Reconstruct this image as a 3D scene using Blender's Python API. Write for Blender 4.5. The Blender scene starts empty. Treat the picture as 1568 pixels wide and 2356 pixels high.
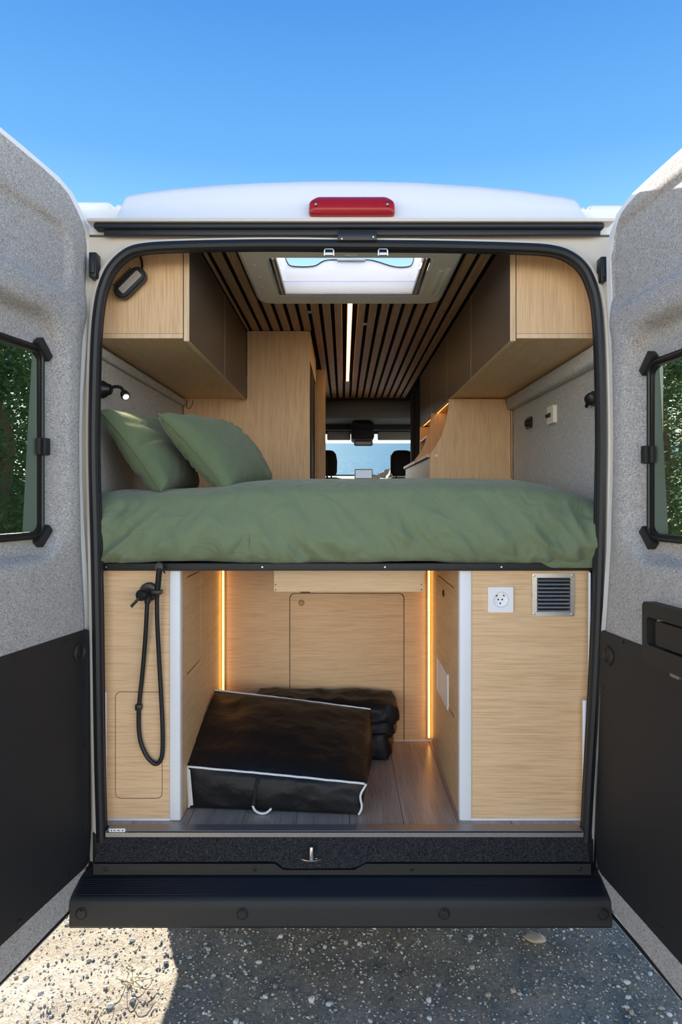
import bpy, bmesh, math, random
from mathutils import Vector, Matrix, noise
from mathutils.geometry import tessellate_polygon
random.seed(7)
R = math.radians
sc = bpy.context.scene
# ------------------------------------------------------------------ camera
F, D, H, CX, CY = 1568.0, 2.18, 1.61, 790.0, 1150.0     # focal (px), distance to the rear opening, eye height, axis
cam_data = bpy.data.cameras.new('camera')
cam = bpy.data.objects.new('camera', cam_data)
sc.collection.objects.link(cam)
cam.location = (0, -D, H)
cam.rotation_euler = (R(90), 0, 0)
cam_data.sensor_fit = 'HORIZONTAL'
cam_data.sensor_width = 36
cam_data.lens = 36 * F / 1568
cam_data.shift_x = -(CX - 784) / 1568
cam_data.shift_y = -(1178 - CY) / 1568
cam_data.clip_start = 0.02
cam_data.clip_end = 8000
sc.camera = cam
# ------------------------------------------------------------------ sky, sun, exposure
sc.view_settings.view_transform = 'Standard'
sc.view_settings.look = 'None'
sc.view_settings.gamma = 1
sc.view_settings.use_curve_mapping = False
sc.view_settings.exposure = 0.86
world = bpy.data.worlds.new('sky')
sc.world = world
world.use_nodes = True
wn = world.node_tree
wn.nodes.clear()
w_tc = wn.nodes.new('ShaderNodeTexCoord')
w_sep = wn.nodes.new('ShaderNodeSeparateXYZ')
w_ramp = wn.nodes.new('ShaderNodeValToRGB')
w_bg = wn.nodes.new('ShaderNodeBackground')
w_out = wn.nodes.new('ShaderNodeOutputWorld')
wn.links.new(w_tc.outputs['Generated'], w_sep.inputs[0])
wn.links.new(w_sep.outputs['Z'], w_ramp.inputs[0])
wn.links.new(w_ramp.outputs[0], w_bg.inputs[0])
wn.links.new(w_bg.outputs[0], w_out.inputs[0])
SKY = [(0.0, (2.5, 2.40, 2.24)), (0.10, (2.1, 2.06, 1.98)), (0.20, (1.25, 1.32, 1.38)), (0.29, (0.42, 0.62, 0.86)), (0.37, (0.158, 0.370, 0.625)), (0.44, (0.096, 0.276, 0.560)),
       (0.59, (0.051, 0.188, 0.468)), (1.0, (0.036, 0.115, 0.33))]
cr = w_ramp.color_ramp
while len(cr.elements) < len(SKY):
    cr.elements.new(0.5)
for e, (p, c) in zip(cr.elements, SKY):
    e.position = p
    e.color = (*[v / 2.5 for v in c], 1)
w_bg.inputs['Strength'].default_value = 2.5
SUN_AZ, SUN_EL = 69, 21        # azimuth from the van's left side towards its front; elevation
sun_d = bpy.data.lights.new('sun', 'SUN')
sun_d.energy = 12.5
sun_d.angle = R(0.53)
sun_d.color = (1.0, 0.93, 0.82)
sun = bpy.data.objects.new('sun', sun_d)
sc.collection.objects.link(sun)
to_sun = Vector((-math.cos(R(SUN_AZ)) * math.cos(R(SUN_EL)), math.sin(R(SUN_AZ)) * math.cos(R(SUN_EL)), math.sin(R(SUN_EL))))
sun.rotation_euler = to_sun.to_track_quat('Z', 'Y').to_euler()
sun.location = (-8, 6, 8)
sc.cycles.use_denoising = True
sc.cycles.max_bounces = 10
sc.cycles.diffuse_bounces = 6
sc.cycles.transparent_max_bounces = 16
sc.cycles.caustics_reflective = False
sc.cycles.caustics_refractive = False

# ------------------------------------------------------------------ measuring helpers
def P(px, py, Y):
    """the point at depth Y that stands at pixel (px, py) of the photograph"""
    k = (Y + D) / F
    return Vector(((px - CX) * k, Y, H + (CY - py) * k))

def lerp(a, b, t):
    return a + (b - a) * t

def sstep(a, b, x):
    t = max(0.0, min(1.0, (x - a) / (b - a)))
    return t * t * (3 - 2 * t)

def interp(pts, x):
    if x <= pts[0][0]:
        return pts[0][1]
    for (x0, y0), (x1, y1) in zip(pts, pts[1:]):
        if x <= x1:
            return lerp(y0, y1, (x - x0) / (x1 - x0)) if x1 > x0 else y1
    return pts[-1][1]

# ------------------------------------------------------------------ materials
def new_mat(name):
    m = bpy.data.materials.new(name)
    m.use_nodes = True
    nt = m.node_tree
    b = nt.nodes['Principled BSDF']
    return m, nt, b

def plain(name, col, rough=0.5, metal=0.0, spec=0.5, bump=0.0, bscale=200.0, coat=0.0, var=1.0):
    m, nt, b = new_mat(name)
    b.inputs['Roughness'].default_value = rough
    b.inputs['Metallic'].default_value = metal
    b.inputs['Specular IOR Level'].default_value = spec
    b.inputs['Coat Weight'].default_value = coat
    tc = nt.nodes.new('ShaderNodeTexCoord')
    n = nt.nodes.new('ShaderNodeTexNoise')
    n.inputs['Scale'].default_value = bscale
    n.inputs['Detail'].default_value = 3
    nt.links.new(tc.outputs['Object'], n.inputs['Vector'])
    r = nt.nodes.new('ShaderNodeValToRGB')
    r.color_ramp.elements[0].position = 0.25
    r.color_ramp.elements[1].position = 0.75
    r.color_ramp.elements[0].color = (*[c * (1 - 0.07 * var) for c in col], 1)
    r.color_ramp.elements[1].color = (*[min(1, c * (1 + 0.05 * var)) for c in col], 1)
    nt.links.new(n.outputs['Fac'], r.inputs[0])
    nt.links.new(r.outputs[0], b.inputs['Base Color'])
    if bump:
        bp = nt.nodes.new('ShaderNodeBump')
        bp.inputs['Strength'].default_value = bump
        bp.inputs['Distance'].default_value = 0.002
        nt.links.new(n.outputs['Fac'], bp.inputs['Height'])
        nt.links.new(bp.outputs[0], b.inputs['Normal'])
    return m

def wood(name, dark, light, axis, rough=0.45, fine=1.0, scale=1.0, spec=0.4):
    m, nt, b = new_mat(name)
    b.inputs['Roughness'].default_value = rough
    b.inputs['Specular IOR Level'].default_value = spec
    tc = nt.nodes.new('ShaderNodeTexCoord')
    mp = nt.nodes.new('ShaderNodeMapping')
    s = [46.0 * scale] * 3
    s['XYZ'.index(axis)] = 2.4 * scale
    mp.inputs['Scale'].default_value = s
    nt.links.new(tc.outputs['Object'], mp.inputs['Vector'])
    n = nt.nodes.new('ShaderNodeTexNoise')
    n.inputs['Scale'].default_value = 1.0
    n.inputs['Detail'].default_value = 5
    n.inputs['Roughness'].default_value = 0.6
    n.inputs['Distortion'].default_value = 0.5
    nt.links.new(mp.outputs[0], n.inputs['Vector'])
    r = nt.nodes.new('ShaderNodeValToRGB')
    r.color_ramp.elements[0].position = 0.28
    r.color_ramp.elements[1].position = 0.7
    r.color_ramp.elements[0].color = (*dark, 1)
    r.color_ramp.elements[1].color = (*light, 1)
    nt.links.new(n.outputs['Fac'], r.inputs[0])
    mp2 = nt.nodes.new('ShaderNodeMapping')
    s2 = [330.0] * 3
    s2['XYZ'.index(axis)] = 9.0
    mp2.inputs['Scale'].default_value = s2
    nt.links.new(tc.outputs['Object'], mp2.inputs['Vector'])
    n2 = nt.nodes.new('ShaderNodeTexNoise')
    n2.inputs['Scale'].default_value = 1.0
    n2.inputs['Detail'].default_value = 2
    nt.links.new(mp2.outputs[0], n2.inputs['Vector'])
    r2 = nt.nodes.new('ShaderNodeValToRGB')
    r2.color_ramp.elements[0].position = 0.3
    r2.color_ramp.elements[1].position = 0.55
    v = 1 - 0.28 * fine
    r2.color_ramp.elements[0].color = (v, v * 0.95, v * 0.88, 1)
    r2.color_ramp.elements[1].color = (1, 1, 1, 1)
    nt.links.new(n2.outputs['Fac'], r2.inputs[0])
    mx = nt.nodes.new('ShaderNodeMix')
    mx.data_type = 'RGBA'
    mx.blend_type = 'MULTIPLY'
    mx.inputs['Factor'].default_value = 1
    nt.links.new(r.outputs[0], mx.inputs[6])
    nt.links.new(r2.outputs[0], mx.inputs[7])
    nt.links.new(mx.outputs[2], b.inputs['Base Color'])
    bp = nt.nodes.new('ShaderNodeBump')
    bp.inputs['Strength'].default_value = 0.12
    bp.inputs['Distance'].default_value = 0.001
    nt.links.new(n2.outputs['Fac'], bp.inputs['Height'])
    nt.links.new(bp.outputs[0], b.inputs['Normal'])
    return m

def felt(name, c0, c1, c2, scale=110.0, bump=0.5, rough=0.95):
    m, nt, b = new_mat(name)
    b.inputs['Roughness'].default_value = rough
    b.inputs['Specular IOR Level'].default_value = 0.15
    tc = nt.nodes.new('ShaderNodeTexCoord')
    n = nt.nodes.new('ShaderNodeTexNoise')
    n.inputs['Scale'].default_value = scale
    n.inputs['Detail'].default_value = 2.5
    n.inputs['Roughness'].default_value = 0.55
    n.inputs['Distortion'].default_value = 3.2
    nt.links.new(tc.outputs['Object'], n.inputs['Vector'])
    r = nt.nodes.new('ShaderNodeValToRGB')
    r.color_ramp.elements[0].position = 0.36
    r.color_ramp.elements[0].color = (*c0, 1)
    r.color_ramp.elements[1].position = 0.62
    r.color_ramp.elements[1].color = (*c2, 1)
    e = r.color_ramp.elements.new(0.48)
    e.color = (*c1, 1)
    nt.links.new(n.outputs['Fac'], r.inputs[0])
    nt.links.new(r.outputs[0], b.inputs['Base Color'])
    bp = nt.nodes.new('ShaderNodeBump')
    bp.inputs['Strength'].default_value = bump
    bp.inputs['Distance'].default_value = 0.0015
    nt.links.new(n.outputs['Fac'], bp.inputs['Height'])
    nt.links.new(bp.outputs[0], b.inputs['Normal'])
    return m

def cloth(name, col, rough=0.8, sheen=0.2, wr=0.25, wscale=9.0, stretch=(1, 1, 1), spec=0.25):
    m, nt, b = new_mat(name)
    b.inputs['Roughness'].default_value = rough
    b.inputs['Specular IOR Level'].default_value = spec
    b.inputs['Sheen Weight'].default_value = sheen
    tc = nt.nodes.new('ShaderNodeTexCoord')
    mp = nt.nodes.new('ShaderNodeMapping')
    mp.inputs['Scale'].default_value = stretch
    nt.links.new(tc.outputs['Object'], mp.inputs[0])
    n = nt.nodes.new('ShaderNodeTexNoise')
    n.inputs['Scale'].default_value = wscale
    n.inputs['Detail'].default_value = 4
    n.inputs['Distortion'].default_value = 1.4
    nt.links.new(mp.outputs[0], n.inputs['Vector'])
    r = nt.nodes.new('ShaderNodeValToRGB')
    r.color_ramp.elements[0].color = (*[c * 0.9 for c in col], 1)
    r.color_ramp.elements[1].color = (*[c * 1.1 for c in col], 1)
    nt.links.new(n.outputs['Fac'], r.inputs[0])
    nt.links.new(r.outputs[0], b.inputs['Base Color'])
    bp = nt.nodes.new('ShaderNodeBump')
    bp.inputs['Strength'].default_value = wr
    bp.inputs['Distance'].default_value = 0.012
    nt.links.new(n.outputs['Fac'], bp.inputs['Height'])
    nt.links.new(bp.outputs[0], b.inputs['Normal'])
    return m

def glow(name, col, strength):
    m, nt, b = new_mat(name)
    b.inputs['Base Color'].default_value = (*col, 1)
    b.inputs['Emission Color'].default_value = (*col, 1)
    b.inputs['Emission Strength'].default_value = strength
    return m

def thin_glass(name, tint, ior=1.45, rough=0.0, gain=1.0):
    m = bpy.data.materials.new(name)
    m.use_nodes = True
    nt = m.node_tree
    nt.nodes.clear()
    out = nt.nodes.new('ShaderNodeOutputMaterial')
    t = nt.nodes.new('ShaderNodeBsdfTransparent')
    t.inputs[0].default_value = (*tint, 1)
    g = nt.nodes.new('ShaderNodeBsdfGlossy')
    g.inputs['Roughness'].default_value = rough
    lw = nt.nodes.new('ShaderNodeLayerWeight')
    pw = nt.nodes.new('ShaderNodeMath'); pw.operation = 'POWER'; pw.inputs[1].default_value = 5.0
    nt.links.new(lw.outputs['Facing'], pw.inputs[0])
    f0 = ((ior - 1) / (ior + 1)) ** 2
    fr = nt.nodes.new('ShaderNodeMath'); fr.operation = 'MULTIPLY_ADD'
    fr.inputs[1].default_value = gain * (1 - f0); fr.inputs[2].default_value = f0
    nt.links.new(pw.outputs[0], fr.inputs[0])
    mx = nt.nodes.new('ShaderNodeMixShader')
    nt.links.new(fr.outputs[0], mx.inputs[0])
    nt.links.new(t.outputs[0], mx.inputs[1])
    nt.links.new(g.outputs[0], mx.inputs[2])
    nt.links.new(mx.outputs[0], out.inputs[0])
    return m

M = {}
M['oak_h'] = wood('oak grain across', (0.80, 0.535, 0.29), (0.87, 0.60, 0.345), 'X', fine=.7)
M['oak_v'] = wood('oak grain upright', (0.77, 0.505, 0.265), (0.86, 0.59, 0.335), 'Z', fine=.7)
M['oak_y'] = wood('oak grain lengthwise', (0.72, 0.48, 0.25), (0.81, 0.565, 0.32), 'Y', fine=.7)
M['oak_edge'] = wood('pale oak edge', (0.74, 0.52, 0.30), (0.84, 0.63, 0.40), 'Z', fine=0.5)
M['oak_pale'] = wood('pale oak board', (0.80, 0.58, 0.33), (0.90, 0.70, 0.45), 'X', fine=0.5)
M['groove'] = plain('dark joint', (0.05, 0.028, 0.014), 0.8)
M['brown'] = plain('taupe laminate', (0.085, 0.063, 0.047), 0.45, bscale=60)
M['slat'] = wood('walnut slat', (0.47, 0.27, 0.14), (0.60, 0.37, 0.21), 'Y', rough=0.5)
M['black_felt'] = plain('black acoustic felt', (0.012, 0.011, 0.011), 0.95, spec=0.1)
M['floor'] = wood('grey brown vinyl plank', (0.40, 0.31, 0.24), (0.58, 0.465, 0.375), 'Y', rough=0.3, scale=0.8)
M['felt'] = felt('grey fibre felt', (0.26, 0.245, 0.228), (0.41, 0.39, 0.366), (0.62, 0.598, 0.568), scale=118)
M['felt_wall_lit'] = felt('grey felt lightened for dim walls', (0.35, 0.335, 0.32), (0.53, 0.515, 0.495), (0.74, 0.72, 0.70), scale=118)  # door felt copied in a lighter colour to offset the dim interior
M['felt_dark'] = felt('dark carpet', (0.009, 0.009, 0.011), (0.019, 0.019, 0.022), (0.065, 0.063, 0.064), scale=130)
M['white'] = plain('white body paint', (0.88, 0.88, 0.86), 0.3, coat=0.2, bscale=20, var=.1)
M['cream'] = plain('cream inner paint', (0.72, 0.66, 0.55), 0.35, bscale=20, var=.2)
M['rubber'] = plain('black rubber', (0.010, 0.011, 0.013), 0.45, bscale=120)
M['plastic'] = plain('black textured plastic', (0.017, 0.0165, 0.0148), 0.55, bump=0.3, bscale=900)
M['bumper_top'] = plain('smooth black step', (0.008, 0.009, 0.013), 0.33, bscale=300)
M['panel_black'] = plain('charcoal board', (0.015, 0.0155, 0.017), 0.6, bump=0.15, bscale=700)
M['satin_black'] = plain('satin black metal', (0.012, 0.012, 0.012), 0.35)
M['alu'] = plain('white aluminium profile', (0.86, 0.87, 0.88), 0.35, var=.15)
M['metal'] = plain('brushed steel', (0.62, 0.60, 0.57), 0.32, metal=1.0)
M['metal_dk'] = plain('dull aluminium', (0.36, 0.35, 0.345), 0.45, metal=0.8, bscale=90)
M['duvet'] = cloth('sage green cotton', (0.186, 0.234, 0.132), wr=0.9, wscale=11.0)
M['pillow'] = cloth('sage green pillowcase', (0.145, 0.190, 0.098), wr=0.5, wscale=10.0)
M['bag'] = cloth('black nylon', (0.008, 0.008, 0.009), rough=0.5, sheen=0.0, wr=0.35, wscale=14.0, spec=0.35)
M['piping'] = plain('white piping', (0.85, 0.84, 0.82), 0.6)
M['white_plastic'] = plain('white plastic', (0.93, 0.93, 0.93), 0.35, var=.1)
M['frame_cream'] = plain('cream roof light plastic', (0.95, 0.90, 0.80), 0.4)
M['shaft'] = plain('white shaft lining', (0.86, 0.87, 0.92), 0.5, var=.1)
M['red'] = plain('red lens', (0.36, 0.003, 0.008), 0.22, spec=0.35, coat=0.12, bscale=60)
M['lens'] = plain('grey lamp lens', (0.34, 0.31, 0.26), 0.25, coat=0.5, bscale=80)
M['led'] = glow('warm led', (1.0, 0.54, 0.12), 5.0)
M['led_ceiling'] = glow('warm ceiling led', (1.0, 0.62, 0.24), 4.5)
M['lamp_white'] = glow('reading lamp face', (1.0, 0.9, 0.75), 3.0)
M['glass_dark'] = thin_glass('tinted window', (0.36, 0.44, 0.36))
M['glass'] = thin_glass('clear glass', (0.93, 0.96, 0.97))
M['milky'] = bpy.data.materials.new('milky acrylic')
M['milky'].use_nodes = True
_nt = M['milky'].node_tree
_nt.nodes.clear()
_o = _nt.nodes.new('ShaderNodeOutputMaterial'); _t = _nt.nodes.new('ShaderNodeBsdfTranslucent'); _d = _nt.nodes.new('ShaderNodeBsdfDiffuse'); _m = _nt.nodes.new('ShaderNodeMixShader')
_t.inputs[0].default_value = (0.92, 0.94, 1.0, 1); _d.inputs[0].default_value = (0.8, 0.82, 0.86, 1); _m.inputs[0].default_value = 0.2
_nt.links.new(_t.outputs[0], _m.inputs[1]); _nt.links.new(_d.outputs[0], _m.inputs[2]); _nt.links.new(_m.outputs[0], _o.inputs[0])
M['windscreen'] = thin_glass('coated windscreen', (0.90, 0.95, 0.96), ior=1.08, gain=.15)
M['edge_reflection'] = plain('grey green edge reflection', (0.15, 0.19, 0.14), 0.6, spec=.2)  # flat colour standing for the reflection in the pane's curved edge
M['cab'] = plain('dark cab trim', (0.022, 0.024, 0.028), 0.7, bscale=60)
M['cab_grey'] = plain('grey headliner', (0.19, 0.20, 0.21), 0.85, bscale=60)
M['visor'] = plain('pale visor', (0.42, 0.41, 0.38), 0.8)
M['seat'] = plain('black seat cloth', (0.009, 0.010, 0.013), 0.85, bscale=150)
M['screen'] = glow('navigation screen', (0.50, 0.60, 0.72), 0.35)
M['screen_frame'] = plain('silver screen frame', (0.5, 0.5, 0.48), 0.4)
M['print'] = plain('black print', (0.02, 0.02, 0.02), 0.6)
M['bark'] = plain('brown bark', (0.12, 0.085, 0.055), 0.9, bump=0.6, bscale=15)
M['leaf'] = plain('dark green leaves', (0.05, 0.10, 0.03), 0.6, bscale=3)
M['leaf_light'] = plain('mid green leaves', (0.12, 0.16, 0.045), 0.6, bscale=3)
M['meadow'] = plain('green meadow grass', (0.16, 0.24, 0.06), 0.7, bscale=4)
M['grass'] = plain('dry grass', (0.34, 0.27, 0.13), 0.8, bscale=30)
M['stone_pale'] = plain('pale pebble', (0.66, 0.63, 0.56), 0.75, bscale=40)
M['stone_grey'] = plain('grey pebble', (0.42, 0.41, 0.40), 0.75, bscale=40)
M['stone_tan'] = plain('tan stone', (0.46, 0.37, 0.26), 0.75, bscale=40)
M['shore'] = plain('tan shore rock', (0.20, 0.14, 0.085), 0.85, bscale=2)
M['tyre'] = plain('black tyre', (0.016, 0.016, 0.016), 0.8)
M['body_side'] = plain('underbody grey', (0.05, 0.05, 0.05), 0.8)

def ground_mat():
    m, nt, b = new_mat('sandy gravel')
    b.inputs['Roughness'].default_value = 0.92
    b.inputs['Specular IOR Level'].default_value = 0.2
    tc = nt.nodes.new('ShaderNodeTexCoord')
    n = nt.nodes.new('ShaderNodeTexNoise')
    n.inputs['Scale'].default_value = 70
    n.inputs['Detail'].default_value = 6
    n.inputs['Roughness'].default_value = 0.65
    n.inputs['Distortion'].default_value = 1.2
    nt.links.new(tc.outputs['Object'], n.inputs['Vector'])
    r = nt.nodes.new('ShaderNodeValToRGB')
    r.color_ramp.elements[0].position = 0.3
    r.color_ramp.elements[0].color = (0.17, 0.14, 0.105, 1)
    r.color_ramp.elements[1].position = 0.68
    r.color_ramp.elements[1].color = (0.50, 0.44, 0.35, 1)
    e = r.color_ramp.elements.new(0.48)
    e.color = (0.36, 0.31, 0.25, 1)
    nt.links.new(n.outputs['Fac'], r.inputs[0])
    n2 = nt.nodes.new('ShaderNodeTexNoise')
    n2.inputs['Scale'].default_value = 2.5
    n2.inputs['Detail'].default_value = 3
    nt.links.new(tc.outputs['Object'], n2.inputs['Vector'])
    r2 = nt.nodes.new('ShaderNodeValToRGB')
    r2.color_ramp.elements[0].position = 0.35
    r2.color_ramp.elements[0].color = (0.82, 0.78, 0.72, 1)
    r2.color_ramp.elements[1].position = 0.65
    r2.color_ramp.elements[1].color = (1, 1, 1, 1)
    nt.links.new(n2.outputs['Fac'], r2.inputs[0])
    mx = nt.nodes.new('ShaderNodeMix')
    mx.data_type = 'RGBA'
    mx.blend_type = 'MULTIPLY'
    mx.inputs['Factor'].default_value = 1
    nt.links.new(r.outputs[0], mx.inputs[6])
    nt.links.new(r2.outputs[0], mx.inputs[7])
    nt.links.new(mx.outputs[2], b.inputs['Base Color'])
    bp = nt.nodes.new('ShaderNodeBump')
    bp.inputs['Strength'].default_value = 0.8
    bp.inputs['Distance'].default_value = 0.006
    nt.links.new(n.outputs['Fac'], bp.inputs['Height'])
    nt.links.new(bp.outputs[0], b.inputs['Normal'])
    return m
M['ground'] = ground_mat()

def sea_mat():
    m, nt, b = new_mat('turquoise sea')
    b.inputs['Roughness'].default_value = 0.5
    b.inputs['Specular IOR Level'].default_value = 0.06
    tc = nt.nodes.new('ShaderNodeTexCoord')
    mp = nt.nodes.new('ShaderNodeMapping')
    mp.inputs['Scale'].default_value = (0.02, 0.05, 0.05)
    nt.links.new(tc.outputs['Object'], mp.inputs[0])
    n = nt.nodes.new('ShaderNodeTexNoise')
    n.inputs['Scale'].default_value = 1.0
    n.inputs['Detail'].default_value = 6
    nt.links.new(mp.outputs[0], n.inputs['Vector'])
    r = nt.nodes.new('ShaderNodeValToRGB')
    r.color_ramp.elements[0].color = (0.001, 0.080, 0.150, 1)
    r.color_ramp.elements[1].color = (0.005, 0.130, 0.205, 1)
    nt.links.new(n.outputs['Fac'], r.inputs[0])
    nt.links.new(r.outputs[0], b.inputs['Base Color'])
    n3 = nt.nodes.new('ShaderNodeTexNoise')
    n3.inputs['Scale'].default_value = 0.8
    nt.links.new(tc.outputs['Object'], n3.inputs['Vector'])
    bp = nt.nodes.new('ShaderNodeBump')
    bp.inputs['Strength'].default_value = 0.5
    bp.inputs['Distance'].default_value = 0.3
    nt.links.new(n3.outputs['Fac'], bp.inputs['Height'])
    nt.links.new(bp.outputs[0], b.inputs['Normal'])
    return m
M['sea'] = sea_mat()

# ------------------------------------------------------------------ mesh helpers
def rrect(a0, a1, b0, b1, r, n=5):
    """rounded rectangle; r is one radius or four (a0b0, a1b0, a1b1, a0b1)"""
    rs = r if isinstance(r, (tuple, list)) else (r,) * 4
    out = []
    cs = [(a0, b0, 1, 1, 180), (a1, b0, -1, 1, 270), (a1, b1, -1, -1, 0), (a0, b1, 1, -1, 90)]
    for (a, b, sa, sb, t0), rr in zip(cs, rs):
        if rr < 1e-6:
            out.append((a, b))
            continue
        for i in range(n + 1):
            t = R(t0 + 90 * i / n)
            out.append((a + sa * rr + rr * math.cos(t), b + sb * rr + rr * math.sin(t)))
    return out

def offset_poly(poly, d):
    n = len(poly)
    area = sum(poly[i][0] * poly[(i + 1) % n][1] - poly[(i + 1) % n][0] * poly[i][1] for i in range(n))
    s = 1 if area > 0 else -1
    out = []
    for i in range(n):
        p0, p1, p2 = Vector(poly[i - 1]), Vector(poly[i]), Vector(poly[(i + 1) % n])
        e0, e1 = (p1 - p0).normalized(), (p2 - p1).normalized()
        nrm = Vector((e0.y + e1.y, -e0.x - e1.x)) * s
        if nrm.length < 1e-6:
            nrm = Vector((e0.y, -e0.x)) * s
        nrm.normalize()
        c = max(0.5, nrm.dot(Vector((e1.y, -e1.x)) * s))
        out.append(tuple(p1 + nrm * (d / c)))
    return out

class MB:
    def __init__(self):
        self.bm = bmesh.new()

    def mesh(self, verts, faces):
        vs = [self.bm.verts.new(v) for v in verts]
        for f in faces:
            try:
                self.bm.faces.new([vs[i] for i in f])
            except ValueError:
                pass
        return vs

    def box(self, x0, x1, y0, y1, z0, z1, bev=0.0, seg=2, mat=None):
        x0, x1 = sorted((x0, x1)); y0, y1 = sorted((y0, y1)); z0, z1 = sorted((z0, z1))
        t = bmesh.new()
        vs = [t.verts.new((x, y, z)) for x in (x0, x1) for y in (y0, y1) for z in (z0, z1)]
        for f in ((0, 1, 3, 2), (4, 6, 7, 5), (0, 4, 5, 1), (2, 3, 7, 6), (0, 2, 6, 4), (1, 5, 7, 3)):
            t.faces.new([vs[i] for i in f])
        if bev:
            bev = min(bev, 0.45 * min(x1 - x0, y1 - y0, z1 - z0))
            bmesh.ops.bevel(t, geom=t.edges[:], offset=bev, segments=seg, profile=0.5, affect='EDGES')
        if mat is not None:
            bmesh.ops.transform(t, matrix=mat, verts=t.verts)
        self._merge(t)
        return self

    def _merge(self, t):
        t.verts.index_update()
        vs = [self.bm.verts.new(v.co) for v in t.verts]
        for f in t.faces:
            try:
                self.bm.faces.new([vs[v.index] for v in f.verts])
            except ValueError:
                pass
        t.free()

    def tube(self, pts, r, seg=10, closed=False, caps=True):
        pts = [Vector(p) for p in pts]
        n = len(pts)
        rs = r if isinstance(r, (list, tuple)) else [r] * n
        up = None
        rings = []
        for i, p in enumerate(pts):
            if closed:
                t = (pts[(i + 1) % n] - pts[i - 1])
            else:
                t = pts[min(i + 1, n - 1)] - pts[max(i - 1, 0)]
            t.normalize()
            if up is None:
                up = Vector((0, 0, 1)) if abs(t.z) < 0.9 else Vector((0, 1, 0))
            a = up - t * up.dot(t)
            if a.length < 1e-5:
                a = Vector((1, 0, 0)) - t * t.x
            a.normalize()
            up = a
            b = t.cross(a)
            rings.append([self.bm.verts.new(p + (a * math.cos(2 * math.pi * k / seg) + b * math.sin(2 * math.pi * k / seg)) * rs[i]) for k in range(seg)])
        m = n if closed else n - 1
        for i in range(m):
            A, B = rings[i], rings[(i + 1) % n]
            for k in range(seg):
                self.bm.faces.new((A[k], A[(k + 1) % seg], B[(k + 1) % seg], B[k]))
        if caps and not closed:
            self.bm.faces.new(rings[0][::-1])
            self.bm.faces.new(rings[-1])
        return self

    def cyl(self, p0, p1, r0, r1=None, seg=20):
        return self.tube([p0, p1], [r0, r0 if r1 is None else r1], seg)

    def lathe(self, origin, axis, prof, seg=24):
        """prof: (radius, height along axis)"""
        o, ax = Vector(origin), Vector(axis).normalized()
        a = ax.orthogonal().normalized()
        b = ax.cross(a)
        rings = []
        for r, h in prof:
            if r < 1e-6:
                rings.append([self.bm.verts.new(o + ax * h)])
            else:
                rings.append([self.bm.verts.new(o + ax * h + (a * math.cos(2 * math.pi * k / seg) + b * math.sin(2 * math.pi * k / seg)) * r) for k in range(seg)])
        for A, B in zip(rings, rings[1:]):
            for k in range(seg):
                k2 = (k + 1) % seg
                if len(A) == 1 and len(B) == 1:
                    break
                if len(A) == 1:
                    self.bm.faces.new((A[0], B[k], B[k2]))
                elif len(B) == 1:
                    self.bm.faces.new((A[k], A[k2], B[0]))
                else:
                    self.bm.faces.new((A[k], A[k2], B[k2], B[k]))
        return self

    def plate(self, outer, holes, fn, c0, c1):
        """a slab with holes: 2-D loops placed by fn(a, b, c), from c0 to c1"""
        loops = [outer] + list(holes)
        flat = [p for l in loops for p in l]
        tris = tessellate_polygon([[Vector((p[0], p[1], 0)) for p in l] for l in loops])
        A = [self.bm.verts.new(fn(p[0], p[1], c0)) for p in flat]
        B = [self.bm.verts.new(fn(p[0], p[1], c1)) for p in flat]
        for t in tris:
            if len(set(t)) < 3:
                continue
            try:
                self.bm.faces.new([A[i] for i in t])
                self.bm.faces.new([B[i] for i in reversed(t)])
            except ValueError:
                pass
        k = 0
        for l in loops:
            n = len(l)
            for i in range(n):
                i0, i1 = k + i, k + (i + 1) % n
                try:
                    self.bm.faces.new((A[i0], A[i1], B[i1], B[i0]))
                except ValueError:
                    pass
            k += n
        return self

    def grid(self, rows, closed_u=False):
        g = [[self.bm.verts.new(p) for p in row] for row in rows]
        for A, B in zip(g, g[1:]):
            for k in range(len(A) - 1):
                self.bm.faces.new((A[k], A[k + 1], B[k + 1], B[k]))
        return g

    def build(self, name, mat, parent=None, sharp=35, recalc=True, weld=0):
        bm = self.bm
        if weld:
            bmesh.ops.remove_doubles(bm, verts=bm.verts, dist=weld)
        if recalc:
            bmesh.ops.recalc_face_normals(bm, faces=bm.faces)
        me = bpy.data.meshes.new(name)
        bm.to_mesh(me)
        bm.free()
        for p in me.polygons:
            p.use_smooth = True
        me.set_sharp_from_angle(angle=R(sharp))
        me.materials.append(mat)
        return link(name, me, parent)

def link(name, me, parent=None):
    o = bpy.data.objects.new(name, me)
    sc.collection.objects.link(o)
    if parent is not None:
        o.parent = parent
        if parent.get('_world'):
            o.matrix_parent_inverse = parent.matrix_basis.inverted()
    return o

def tag(o, label=None, cat=None, group=None, kind=None):
    if label: o['label'] = label
    if cat: o['category'] = cat
    if group: o['group'] = group
    if kind: o['kind'] = kind
    return o

def thing(name, label, cat, loc=(0, 0, 0), group=None):
    """an Empty at the thing's base; its parts are modelled in world coordinates"""
    o = bpy.data.objects.new(name, None)
    sc.collection.objects.link(o)
    o.location = loc
    o.empty_display_size = 0.1
    o['_world'] = 1
    return tag(o, label, cat, group)

def struct(o):
    o['kind'] = 'structure'
    return o

def copy_part(o, parent, dx=0, dy=0, dz=0):
    c = o.copy()
    sc.collection.objects.link(c)
    c.parent = parent
    c.location = o.location + Vector((dx, dy, dz))
    return c

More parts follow.
